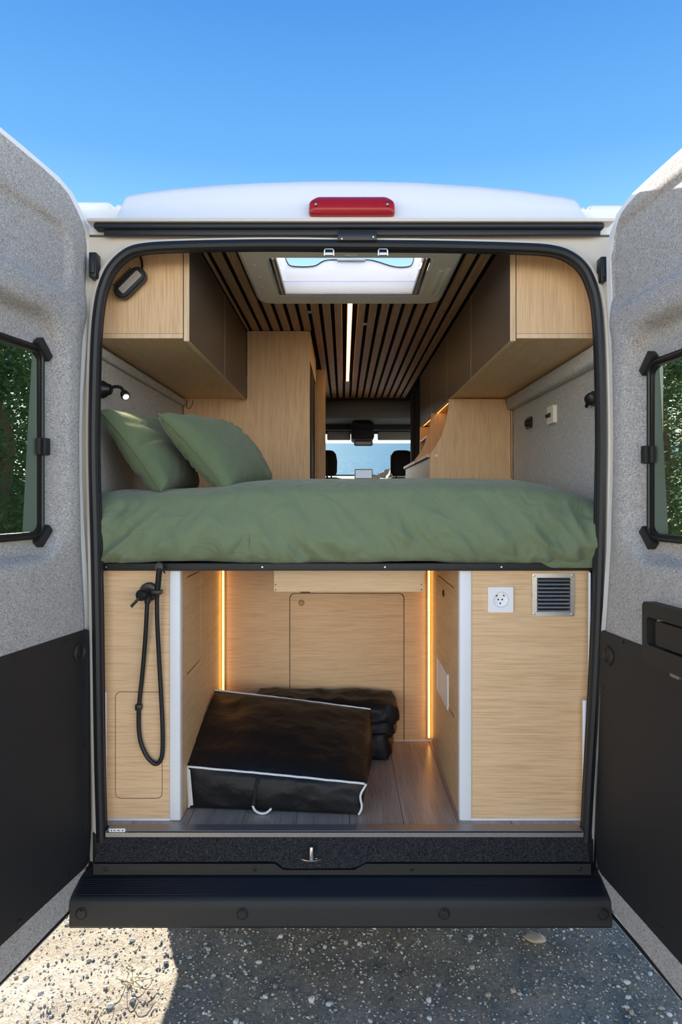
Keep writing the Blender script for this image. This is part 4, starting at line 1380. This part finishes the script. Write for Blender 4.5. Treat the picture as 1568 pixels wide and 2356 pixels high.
# side rails of the blinds
for xx, s in ((HX0, 1), (HX1, -1)):
    b = MB()
    b.box(xx + s * .001, xx + s * .010, HY0 + .015, HY1 - .01, 2.488, 2.50, bev=.002); b.build('blind_rail', M['satin_black'], sk)
    b = MB(); b.box(xx + s * .012, xx + s * .020, HY0 + .015, HY1 - .01, 2.490, 2.505, bev=.002); b.build('blind_rail', M['oak_edge'], sk)
    b = MB(); b.box(xx + s * .021, xx + s * .028, HY0 + .015, HY1 - .01, 2.488, 2.508, bev=.002); b.build('blind_rail', M['metal_dk'], sk)
# shaft lining
b = MB()
b.box(HX0 - .012, HX0 - .0, HY0, HY1, 2.50, 2.645); b.box(HX1, HX1 + .012, HY0, HY1, 2.50, 2.645)
b.box(HX0 - .012, HX1 + .012, HY0 - .012, HY0, 2.53, 2.62)
b.build('shaft_lining', M['shaft'], sk)
SY = HY1 + .001
lobe = [(612, 588), (655, 588), (660, 603), (672, 613), (720, 613), (744, 601), (768, 598), (836, 598), (862, 601), (906, 614), (938, 614), (948, 606), (952, 588), (985, 588)]
lp = [(P(px, py, SY).x, P(px, py, SY).z) for px, py in lobe]
lp[0] = (HX0 - .01, lp[0][1]); lp[-1] = (HX1 + .01, lp[-1][1])
b = MB(); b.plate([(HX1 + .01, 2.50), (HX0 - .01, 2.50)] + lp, [], XZ, SY, SY + .012); b.build('shaft_lining', M['shaft'], sk)
b = MB(); b.tube(catmull([Vector((x_, SY - .003, z_)) for x_, z_ in lp[1:-1]], 4), .0022, 8)
b.build('lid_seal', M['rubber'], sk)
b = MB(); b.box(P(775, 0, SY).x, P(840, 0, SY).x, SY - .012, SY - .001, P(0, 602, SY).z, P(0, 598, SY).z, bev=.001); b.build('lid_handle', M['metal_dk'], sk)
b = MB(); b.box(HX0 - .005, HX1 + .005, SY - .012, SY - .001, P(0, 679, SY).z, P(0, 676, SY).z); b.build('blind_edge', M['metal_dk'], sk)
zlid = max(z_ for x_, z_ in lp) + .008
b = MB(); b.plate(rrect(HX0 - .03, HX1 + .03, HY0 - .03, HY1 + .04, .04), [], XY, zlid, zlid + .0005); b.build('lid', M['milky'], sk)
# latches and grip seen under the seal, moulded details of the frame
for px in (756, 880):
    b = MB()
    b.tube([P(px - 10, 588, -.016), P(px - 10, 576, -.018), P(px - 8, 573, -.018), P(px + 9, 573, -.018), P(px + 11, 576, -.018), P(px + 11, 588, -.016)], .0028, 8)
    p0, p1 = P(px - 8, 579, -.016), P(px + 9, 587, -.016)
    b.box(p0.x, p1.x, -.017, -.010, p1.z, p0.z, bev=.002)
    b.build('seal_clip', M['metal'], van)
yy = .878 * F / (CY - 588) - D; xx = (807 - CX) * (yy + D) / F
b = MB(); b.box(xx - .026, xx + .026, yy - .010, yy + .010, 2.482, 2.489, bev=.003); b.build('grip', M['frame_cream'], sk)
b = MB(); b.box(HX1 + .045, HX1 + .062, HY0 + .12, HY1 - .03, 2.483, 2.4885, bev=.002); b.box(HX1 + .072, HX1 + .088, HY0 + .10, HY1 - .02, 2.483, 2.4885, bev=.003); b.build('rim_moulding', M['frame_cream'], sk)
for yk in (.36, .50, .62):
    b = MB(); b.box(HX0 - .062, HX0 - .05, yk, yk + .02, 2.484, 2.4885, bev=.002); b.build('rim_moulding', M['frame_cream'], sk)

# ================================================================== LAMPS AND SWITCHES
wl_ = thing('flood_light', 'black oval floodlight with grey lens on the left overhead cabinet end', 'lamp', P(305, 658, OY))
c0, c1 = P(289, 674, OY), P(322, 641, OY)
axd = (c1 - c0); ln = axd.length; axd.normalize(); pr = Vector((-axd.z, 0, axd.x))
mid = (c0 + c1) / 2
m4 = Matrix(((axd.x, 0, pr.x, mid.x), (0, 1, 0, OY), (axd.z, 0, pr.z, mid.z), (0, 0, 0, 1)))
def fl(a, p, c): return m4 @ Vector((a, c, p))
rad = .0285
b = MB()
oval = rrect(-ln / 2 - rad, ln / 2 + rad, -rad, rad, rad * .98, 8)
b.plate(oval, [], fl, -.034, -.012)
b.plate(offset_poly(oval, -.004), [], fl, -.040, -.034)
b.plate(offset_poly(oval, -.009), [], fl, -.012, -.001)
b.build('housing', M['satin_black'], wl_)
b = MB(); b.plate(rrect(-ln / 2 - .008, ln / 2 + .012, -.015, .009, .005), [], fl, -.0435, -.039); b.build('lens', M['lens'], wl_)
for i in range(11):
    a = lerp(-ln / 2 - .008, ln / 2 + .0, i / 10)
    b = MB(); b.plate([(a - .0018, rad - .004), (a + .0018, rad - .004), (a + .0018, rad + .0085), (a - .0018, rad + .0085)], [], fl, -.032, -.006); b.build('cooling_fin', M['satin_black'], wl_)
b = MB(); b.tube(catmull([P(315, 578, OY - .004), P(321, 588, OY - .005), P(326, 602, OY - .006), P(327, 622, OY - .02)], 6), .0036, 8); b.build('cable', M['rubber'], wl_)
rl = thing('reading_lamp', 'black gooseneck reading lamp glowing on the left felt wall above the pillows', 'lamp', (WALL_L, .22, 1.98))
LY = .25
b = MB(); c = P(240, 896, LY); b.lathe((WALL_L, LY, c.z), (1, 0, 0), [(.032, 0), (.032, .008), (.028, .016), (.022, .024), (.018, .036), (.012, .040), (0, .040)], 24); b.build('base', M['satin_black'], rl)
b = MB(); b.tube(catmull([Vector((WALL_L + .035, LY, c.z + .004)), P(262, 890, LY), P(273, 890, LY), P(281, 895, LY), P(285, 904, LY)], 6), .0062, 10); b.build('gooseneck', M['satin_black'], rl)
h = P(290, 912, LY - .005)
b = MB(); b.lathe(P(284.5, 903, LY), (h - P(284.5, 903, LY)) + Vector((0, -.006, 0)), [(0, -.004), (.012, 0), (.0155, .010), (.016, .024), (.0145, .026)], 18); hd = b.build('head', M['satin_black'], rl)
dd = ((h - P(284.5, 903, LY)) + Vector((0, -.006, 0))).normalized()
b = MB(); b.lathe(P(284.5, 903, LY) + dd * .0245, dd, [(.0105, 0), (.0105, .002), (.007, .0035), (0, .004)], 18); b.build('lit_lens', M['lamp_white'], hd)
sd_ = bpy.data.lights.new('reading_light', 'SPOT')
sd_.energy = 0.4; sd_.color = (1.0, .82, .6); sd_.spot_size = R(120); sd_.spot_blend = .8; sd_.shadow_soft_size = .012
so_ = bpy.data.objects.new('reading_light', sd_)
sc.collection.objects.link(so_)
so_.location = P(284.5, 903, LY) + dd * .034
so_.rotation_euler = (-dd).to_track_quat('Z', 'Y').to_euler()
so_.parent = rl; so_.matrix_parent_inverse = rl.matrix_basis.inverted()
r2 = thing('reading_lamp', 'black folded reading lamp on the right felt wall beside the door seal', 'lamp', (WALL_R, .30, 1.94))
c = P(1357, 917, .28)
b = MB(); b.lathe((WALL_R, .28, c.z), (-1, 0, 0), [(.027, 0), (.027, .008), (.024, .014), (.018, .018), (0, .019)], 22); b.build('base', M['satin_black'], r2)
b = MB(); b.lathe((WALL_R - .016, .268, c.z - .002), (-.6, -.5, -.3), [(0, -.014), (.020, -.010), (.023, .0), (.020, .014), (.014, .018), (0, .018)], 18); b.build('head', M['satin_black'], r2)
b = MB(); b.tube(catmull([(WALL_R - .012, .30, c.z - .010), (WALL_R - .022, .30, c.z - .026), (WALL_R - .024, .285, c.z - .018)], 5), .006, 8); b.build('gooseneck', M['satin_black'], r2)
sp = thing('light_switch', 'white wall switch with black display on the right grey felt wall', 'switch', (WALL_R, .73, 1.97))
def rwall(px, py):
    d = WALL_R * F / (px - CX)
    return d - D, H + (CY - py) * d / F
ys_, zs_ = rwall(1274, 954)
b = MB(); b.plate(rrect(ys_ - .040, ys_ + .048, zs_ - .038, zs_ + .038, .006), [], YZ, WALL_R - .017, WALL_R - .0005); pt_ = b.build('face_plate', M['frame_cream'], sp)
b = MB(); b.plate(rrect(ys_ - .006, ys_ + .040, zs_ - .010, zs_ + .008, .003), [], YZ, WALL_R - .0195, WALL_R - .016); b.lathe((WALL_R - .017, ys_ + .042, zs_ - .002), (-1, 0, 0), [(.008, 0), (.007, .008), (0, .009)], 14); b.build('display', M['satin_black'], pt_)
s2 = thing('usb_socket', 'small black double socket on the right grey felt wall', 'socket', (WALL_R, 1.12, 1.98))
ys_, zs_ = rwall(1218, 973)
b = MB(); b.plate(rrect(ys_ - .05, ys_ + .05, zs_ - .028, zs_ + .028, .016), [], YZ, WALL_R - .008, WALL_R - .0005); fp_ = b.build('face_plate', M['satin_black'], s2)
for dy in (-.018, .02):
    b = MB(); b.lathe((WALL_R - .008, ys_ + dy, zs_), (-1, 0, 0), [(.018, 0), (.018, .006), (.014, .009), (.012, .003), (0, .003)], 18); b.build('socket_ring', M['plastic'], fp_)

# ================================================================== CAB
os_ = thing('cab_shelf', 'dark padded shelf over the driving cab', 'shelf', (.2, 4.2, 2.3))
b = MB()
rows = []
for i in range(25):
    a = i / 24
    x_ = lerp(-.55, .95, a)
    bow = 1 - (2 * a - 1) ** 2
    rows.append([Vector((x_, 4.02 - .10 * bow, 2.505)), Vector((x_, 4.0 - .12 * bow, 2.47)), Vector((x_, 3.99 - .13 * bow, 2.40)), Vector((x_, 4.03 - .10 * bow, 2.375 - .03 * bow)), Vector((x_, 4.25, 2.37)), Vector((x_, 4.6, 2.36))])
b.grid(rows); b.build('shelf_pad', M['cab_grey'], os_, sharp=80)
b = MB(); b.box(-.98, 1.0, 4.62, 4.70, wz1 - .0, 2.50, bev=.02); b.build('back_panel', M['cab'], os_)
b = MB(); p0, p1 = P(808, 969, 4.3), P(861, 1011, 4.3); b.box(p0.x, p1.x, 4.3, 4.75, p1.z, p0.z, bev=.03, seg=3); b.box(p0.x + .02, p1.x - .02, 4.29, 4.32, p1.z + .03, p1.z + .10, bev=.008); b.build('overhead_console', M['cab'], os_)
for i, (xa, xb, lab) in enumerate(((752, 806, 'pale folded sun visor above the left seat'), (868, 952, 'pale folded sun visor above the right seat'))):
    p0, p1 = P(xa, 1000, 4.66), P(xb, 1013, 4.66)
    b = MB(); b.box(p0.x, p1.x, 4.64, 4.67, p1.z, p0.z + .03, bev=.010, seg=3); tag(b.build('sun_visor', M['visor']), lab, 'visor')
mi = thing('rear_view_mirror', 'black rear view mirror below the overhead console in the cab', 'mirror', P(835, 1020, 4.45))
p0, p1 = P(814, 1014, 4.45), P(857, 1026, 4.45)
b = MB(); b.plate(rrect(p0.x, p1.x, p1.z, p0.z, .018), [], XZ, 4.44, 4.47); b.build('mirror_housing', M['satin_black'], mi)
b = MB(); b.plate(rrect(p0.x + .012, p1.x - .012, p1.z + .012, p0.z - .012, .012), [], XZ, 4.437, 4.441); b.build('mirror_glass', M['metal_dk'], mi)
b = MB(); b.tube([((p0.x + p1.x) / 2, 4.47, p0.z - .01), ((p0.x + p1.x) / 2, 4.5, p0.z + .05)], .012, 8); b.build('stalk', M['satin_black'], mi)
def seat(label, xc, yc, zt_):
    t = thing('cab_chair', label, 'seat', (xc, yc, .5), 'cab seats')
    b = MB()
    def loft(secs):
        rows = []
        for z, w, d, yo in secs:
            rows.append([Vector((xc + sx * w, yc + yo + sy * d, z)) for sx, sy in [(math.copysign(abs(math.cos(a)) ** .55, math.cos(a)), math.copysign(abs(math.sin(a)) ** .55, math.sin(a))) for a in [2 * math.pi * k / 24 for k in range(25)]]])
        g = b.grid(rows)
        b.bm.faces.new(g[0][:-1]); b.bm.faces.new(g[-1][:-1])
    loft([(zt_ - .23, .085, .045, 0), (zt_ - .20, .10, .055, 0), (zt_ - .10, .103, .058, 0), (zt_ - .035, .092, .05, .005), (zt_ - .008, .07, .035, .01), (zt_, .04, .02, .012)])
    b.build('headrest', M['seat'], t, weld=1e-5)
    b = MB()
    for s_ in (-1, 1):
        b.tube([(xc + s_ * .05, yc, zt_ - .21), (xc + s_ * .05, yc, zt_ - .30)], .007, 8)
    b.build('headrest_post', M['metal_dk'], t)
    b = MB()
    loft([(.95, .24, .09, .10), (1.3, .25, .09, .06), (zt_ - .50, .235, .085, .03), (zt_ - .34, .20, .075, .01), (zt_ - .27, .15, .06, .0), (zt_ - .245, .10, .035, .0)])
    b.build('backrest', M['seat'], t, weld=1e-5)
    b = MB(); b.box(xc - .25, xc + .25, yc - .02, yc + .48, .84, .98, bev=.05, seg=4); b.build('seat_cushion', M['seat'], t)
    b = MB(); b.box(xc - .2, xc + .2, yc + .03, yc + .42, .50, .84, bev=.02); b.build('pedestal', M['cab'], t)
seat('black left cab seat, half hidden by the wardrobe, seen from behind', -.16, 3.95, P(0, 1036, 3.95).z)
seat('black right cab seat with tall headrest seen from behind', P(924, 0, 3.95).x, 3.95, P(0, 1036, 3.95).z)
da = thing('dashboard', 'dark dashboard under the windscreen', 'dashboard', (0, 4.8, 1.2))
b = MB(); b.box(-.95, 1.0, 4.62, 5.0, 1.15, 1.70, bev=.06, seg=4); b.build('dash_body', M['cab'], da)
sc_ = thing('navigation_unit', 'silver framed screen standing on the dashboard between the seats', 'screen', P(836, 1100, 4.55))
p0, p1 = P(815, 1079, 4.55), P(857, 1103, 4.55)
b = MB(); b.plate(rrect(p0.x, p1.x, p1.z, p0.z, .014), [], XZ, 4.55, 4.58); b.build('bezel', M['screen_frame'], sc_)
b = MB(); b.plate(rrect(p0.x + .010, p1.x - .010, p1.z + .014, p0.z - .010, .005), [], XZ, 4.546, 4.5505); b.build('display', M['screen'], sc_)
b = MB(); b.box((p0.x + p1.x) / 2 - .04, (p0.x + p1.x) / 2 + .04, 4.56, 4.64, 1.66, p1.z + .01); b.build('foot', M['cab'], sc_)
stw = thing('steering_wheel', 'dark steering wheel behind the left seat with pale spokes', 'steering wheel', (-.16, 4.5, 1.7))
b = MB(); cc = Vector((-.10, 4.5, 1.66)); b.tube([cc + Vector((.20 * math.cos(R(a)), .12 * math.sin(R(a)), .16 * math.sin(R(a)))) for a in range(0, 360, 15)], .014, 8, closed=True); b.build('rim', M['cab'], stw)
b = MB(); b.tube([cc + Vector((-.19, 0, 0)), cc + Vector((.19, 0, 0))], .018, 8); b.lathe(cc, (0, -.6, .5), [(.07, -.02), (.07, .01), (0, .02)], 18); b.build('hub', M['cab_grey'], stw)
an = P(890, 1075, 6.0)
b = MB(); b.tube([(an.x, 5.35, 1.4), (an.x - .0, 5.35, P(0, 1047, 5.35).z)], .006, 6); b.build('aerial', M['rubber'], van)

# ================================================================== BLACK BAGS
def puffy(corners, bulge, seed, wr_amp, n=22):
    """corners: 8 points in order x, y, z (bit 4, 2, 1); returns a function for edge points and the mesh"""
    C_ = [Vector(c) for c in corners]
    def tri(u, v, w):
        return sum((C_[i] * ((u if i & 4 else 1 - u) * (v if i & 2 else 1 - v) * (w if i & 1 else 1 - w)) for i in range(8)), Vector())
    cen = tri(.5, .5, .5)
    b = MB()
    axes = ((0, 1, 2), (1, 2, 0), (2, 0, 1))
    for ax, a1, a2 in axes:
        for side in (0, 1):
            rows = []
            for i in range(n + 1):
                row = []
                for j in range(n + 1):
                    q = [0, 0, 0]
                    q[ax] = side; q[a1] = i / n; q[a2] = j / n
                    p = tri(*q)
                    e = .004
                    q2 = list(q); q2[ax] = 1 - side
                    nrm = (p - tri(*q2)).normalized()
                    a, c = 2 * i / n - 1, 2 * j / n - 1
                    h = (1 - a * a) * (1 - c * c)
                    bl = bulge[ax] * (0 if (ax == 2 and side == 0) else 1)
                    cr = (1 - 2.4 * math.sqrt(noise.noise(p * 7.5 + Vector((seed, 0, 0))) ** 2 + .006)) + .5 * (1 - 2.4 * math.sqrt(noise.noise(p * 16 + Vector((0, seed, 0))) ** 2 + .006))
                    row.append(p + nrm * (bl * h ** .8 + wr_amp * cr * min(1, h * 4) * (0 if bl == 0 else 1)))
                rows.append(row)
            b.grid(rows)
    return b, tri
bg = thing('storage_bag', 'large black nylon bag with white piping and handle on the storage bay floor', 'bag', (-.22, .35, FLOOR_Z))
fz = FLOOR_Z + .004
FL_b, FR_b = (-.529, .150, fz), (.050, .098, fz)
FL_t, FR_t = tuple(P(432, 1764, .145)), tuple(P(838, 1803, .10))
FL_t = (-.533, FL_t[1], FL_t[2])
BL_b, BR_b = (-.526, .60, fz), (.115, .56, fz)
BLt = P(497, 1588, .60); BRt = P(852, 1632, .57)
b, tri = puffy([FL_b, FL_t, BL_b, (-.524, .60, BLt.z), FR_b, FR_t, BR_b, tuple(BRt)], (.003, .014, .030), 3.0, .0055, 40)
b.build('bag_body', M['bag'], bg, sharp=70, weld=.0008)
def edge(f, n=16, sag=0.0, dn=None):
    pts = []
    for k in range(n + 1):
        p = f(k / n)
        if dn is not None:
            p = p + Vector(dn) * (sag * math.sin(math.pi * k / n)) + Vector(dn) * .0022 * noise.noise(Vector((k * .7, f(0).x * 9, 0)))
        pts.append(p)
    return pts
for f in (lambda t: tri(t, 0, 1), lambda t: tri(t, 1, 1)):
    b = MB(); b.tube(edge(f, 24, .002, (0, -.5, 1)), .0038, 8); b.build('piping', M['piping'], bg)
for f in (lambda t: tri(0, 0, t), lambda t: tri(1, 0, t) + Vector((.006 * math.sin(t * 7.5), -.002, 0))):
    b = MB(); b.tube(edge(f, 16), .0038, 8); b.build('piping', M['piping'], bg)
b = MB()
p0 = tri(0, 0, .06); b.mesh([p0 + Vector((.003, -.009, 0)), p0 + Vector((.018, -.012, .004)), tri(0, 0, .98) + Vector((.012, -.010, -.004)), tri(0, 0, 1.0) + Vector((.0, -.006, 0))], [(0, 1, 2, 3)])
b.build('corner_gusset', M['piping'], bg)
hy = .122
b = MB(); b.tube(catmull([P(581, 1853, hy - .012), P(586, 1864, hy - .016), P(598, 1871, hy - .02), P(612, 1870, hy - .02), P(624, 1860, hy - .014)], 6), .004, 8); b.build('handle_loop', M['piping'], bg)
b = MB(); b.tube(catmull([P(594, 1792, hy - .004), P(588, 1815, hy - .008), P(584, 1840, hy - .010), P(582, 1853, hy - .012)], 5), [.0085] * 15 + [.006], 8); b.build('handle_strap', M['bag'], bg)
b2 = thing('storage_bag', 'smaller folded black nylon bag behind the piped bag on the storage bay floor', 'bag', (0, .68, FLOOR_Z))
y0_, y1_ = .615, .775
lay = [(fz, .10, .215, .585), (fz + .10, .155, .235, .600), (fz + .155, .16, .238, .605)]
for i, (z0_, h_, xr_, yf) in enumerate(((fz, .10, .180, .575), (fz + .080, .07, .196, .600), (fz + .132, .078, .212, .606))):
    tl_ = .012 if i == 2 else 0
    b, _t = puffy([(-.36, yf + .02, z0_), (-.36, yf + .02, z0_ + h_ + tl_ * 2), (-.36, y1_, z0_), (-.36, y1_, z0_ + h_ + tl_ * 2),
                   (xr_, yf, z0_), (xr_ - .01, yf + .006, z0_ + h_), (xr_ + .008, y1_, z0_), (xr_ - .004, y1_, z0_ + h_ + tl_)], (.020, .016, .006), 20 + i * 7.0, .010, 36)
    b.build('folded_layer', M['bag'], b2, sharp=70, weld=.0008)
b = MB()

# ================================================================== OUTSIDE
c = P(1232, 2157, .31)
bq = MB()
t = bmesh.new(); bmesh.ops.create_icosphere(t, subdivisions=3, radius=1)
for v in t.verts:
    d = 1 + .22 * noise.noise(v.co * 1.3 + Vector((4, 2, 1)))
    v.co = Vector((v.co.x * .040 * d * (1.0 if v.co.x < 0 else .95), v.co.y * .026 * d, math.copysign(abs(v.co.z) ** 1.0, v.co.z) * .013 * d))
bmesh.ops.transform(t, matrix=Matrix.Translation((c.x, .31, .010)) @ Matrix.Rotation(R(-8), 4, 'Z'), verts=t.verts)
bq._merge(t)
tag(bq.build('rock', M['stone_tan']), 'flat tan rock lying on the gravel under the right end of the bumper', 'rock')
def tuft(label, x, y, n, seed):
    rr = random.Random(seed)
    b = MB()
    for i in range(n):
        a = rr.uniform(0, 6.28); l = rr.uniform(.05, .11)
        p0 = Vector((x + rr.uniform(-.02, .02), y + rr.uniform(-.02, .02), near_bump(x, y) + .002))
        pts = [p0, p0 + Vector((math.cos(a) * l * .4, math.sin(a) * l * .4, .022)), p0 + Vector((math.cos(a + .4) * l * .8, math.sin(a + .4) * l * .8, .020)), p0 + Vector((math.cos(a + .7) * l, math.sin(a + .7) * l, .010))]
        b.tube(catmull(pts, 3), [.0010] * 9 + [.0004], 4)
    tag(b.build('grass_tuft', M['grass']), label, 'grass')
tuft('dry straw coloured grass tuft on the sunlit gravel at the lower left', -.72, .10, 9, 4)
tuft('small dry grass wisp in front of the larger tuft at the lower left', -.78, -.03, 5, 5)
# shore rocks by the water
rr = random.Random(5)
ORD = ['leftmost', 'second from the left', 'third from the left', 'fourth from the left', 'fourth from the right', 'third from the right', 'second from the right', 'rightmost']
for i in range(8):
    px = lerp(866, 962, i / 7)
    Y_ = 46 + 1.1 * (i * 3 % 8)
    s = (.30, .38, .46, .60, .55, .62, .50, .45)[i]
    t = bmesh.new(); bmesh.ops.create_icosphere(t, subdivisions=2, radius=1)
    for v in t.verts:
        d = 1 + .5 * noise.noise(v.co * 1.4 + Vector((i * 3, 0, 0)))
        v.co = Vector((v.co.x * s * 1.1 * d, v.co.y * s * .8 * d, v.co.z * s * .8 * d))
    gx = P(px, 0, Y_).x
    bmesh.ops.transform(t, matrix=Matrix.Translation((gx, Y_, ground_z(gx, Y_) + s * .3)), verts=t.verts)
    b = MB(); b._merge(t)
    tag(b.build('shore_rock', M['shore'], sharp=50), 'tan boulder on the shore seen through the windscreen, ' + ORD[i] + ' of the row', 'rock', 'boulders along the shore')
# trees beside the van, seen through and mirrored in the door windows
def tree(x, y, h, rad_, seed, lab):
    rr = random.Random(seed)
    z0 = ground_z(x, y) - .1
    t = thing('tree', lab, 'tree', (x, y, z0), 'trees beside the parking ground')
    b = MB()
    b.tube(catmull([(x, y, z0), (x + rr.uniform(-.1, .1), y, z0 + h * .3), (x + rr.uniform(-.2, .2), y + .1, z0 + h * .6), (x + rr.uniform(-.2, .2), y, z0 + h * .85)], 4), [lerp(.16, .05, k / 12) for k in range(13)], 8)
    b.build('trunk', M['bark'], t)
    V, Fc = [], []
    for i in range(3800):
        a = rr.uniform(0, 6.28); zz_ = rr.uniform(.10, 1.0)
        ra = rad_ * max(.03, math.sin(math.pi * max(0, min(1, (zz_ - .06) / .95)))) ** .6 * (0.45 + .55 * rr.random())
        ra *= 1 + .35 * noise.noise(Vector((math.cos(a) * 2, math.sin(a) * 2, zz_ * 5 + seed)))
        p = Vector((x + ra * math.cos(a), y + ra * math.sin(a), z0 + h * zz_))
        s = rr.uniform(.05, .11)
        u = Vector((rr.uniform(-1, 1), rr.uniform(-1, 1), rr.uniform(-.6, .6))).normalized()
        w = u.orthogonal().normalized()
        k = len(V)
        V += [p - u * s, p - w * s * .5, p + u * s, p + w * s * .5]
        Fc.append((k, k + 1, k + 2, k + 3))
    me = bpy.data.meshes.new('crown'); me.from_pydata(V, [], Fc)
    me.materials.append(M['leaf'] if seed % 3 else M['leaf_light'])
    o = link('crown', me, t); o['kind'] = 'stuff'
LT = [(-7.2, 12.2, 4.4, 1.5, 'with the nearest bushy crown'), (-9.4, 16.6, 5.4, 1.8, 'second from the van'), (-11.6, 21.2, 6.2, 2.0, 'third from the van'), (-14.2, 26.5, 7.2, 2.4, 'farthest and tallest')]
for i, (x, y, h, r_, w_) in enumerate(LT):
    tree(x, y, h, r_, 40 + i, 'dark green tree seen through the left door window, ' + w_)
RT = [(6.9, 12.4, 4.4, 1.5, 'with the nearest bushy crown'), (9.0, 17.0, 5.4, 1.8, 'second from the van'), (11.4, 21.8, 6.2, 2.0, 'third from the van'), (14.0, 27.2, 7.2, 2.4, 'farthest and tallest')]
for i, (x, y, h, r_, w_) in enumerate(RT):
    tree(x, y, h, r_, 60 + i, 'leafy green tree seen through the right door window, ' + w_)
def meadow(x0, x1, y0, y1, n, seed, label):
    rr = random.Random(seed)
    V, Fc = [], []
    for i in range(n):
        x, y = rr.uniform(x0, x1), rr.uniform(y0, y1)
        z = ground_z(x, y) - .02
        h = rr.uniform(.18, .5); w = rr.uniform(.05, .12); a = rr.uniform(0, 6.28)
        dx, dy = math.cos(a) * w, math.sin(a) * w
        k = len(V)
        V += [(x - dx, y - dy, z), (x + dx, y + dy, z), (x + rr.uniform(-.2, .2), y + rr.uniform(-.2, .2), z + h)]
        Fc.append((k, k + 1, k + 2))
    me = bpy.data.meshes.new('meadow'); me.from_pydata(V, [], Fc); me.materials.append(M['meadow'])
    tag(link('meadow', me), label, 'grass', kind='stuff')
meadow(-15, -5.0, 8.6, 29, 14000, 3, 'green meadow grass around the trees beyond the left door window')
meadow(4.9, 15, 8.6, 29, 14000, 4, 'green meadow grass around the trees beyond the right door window')
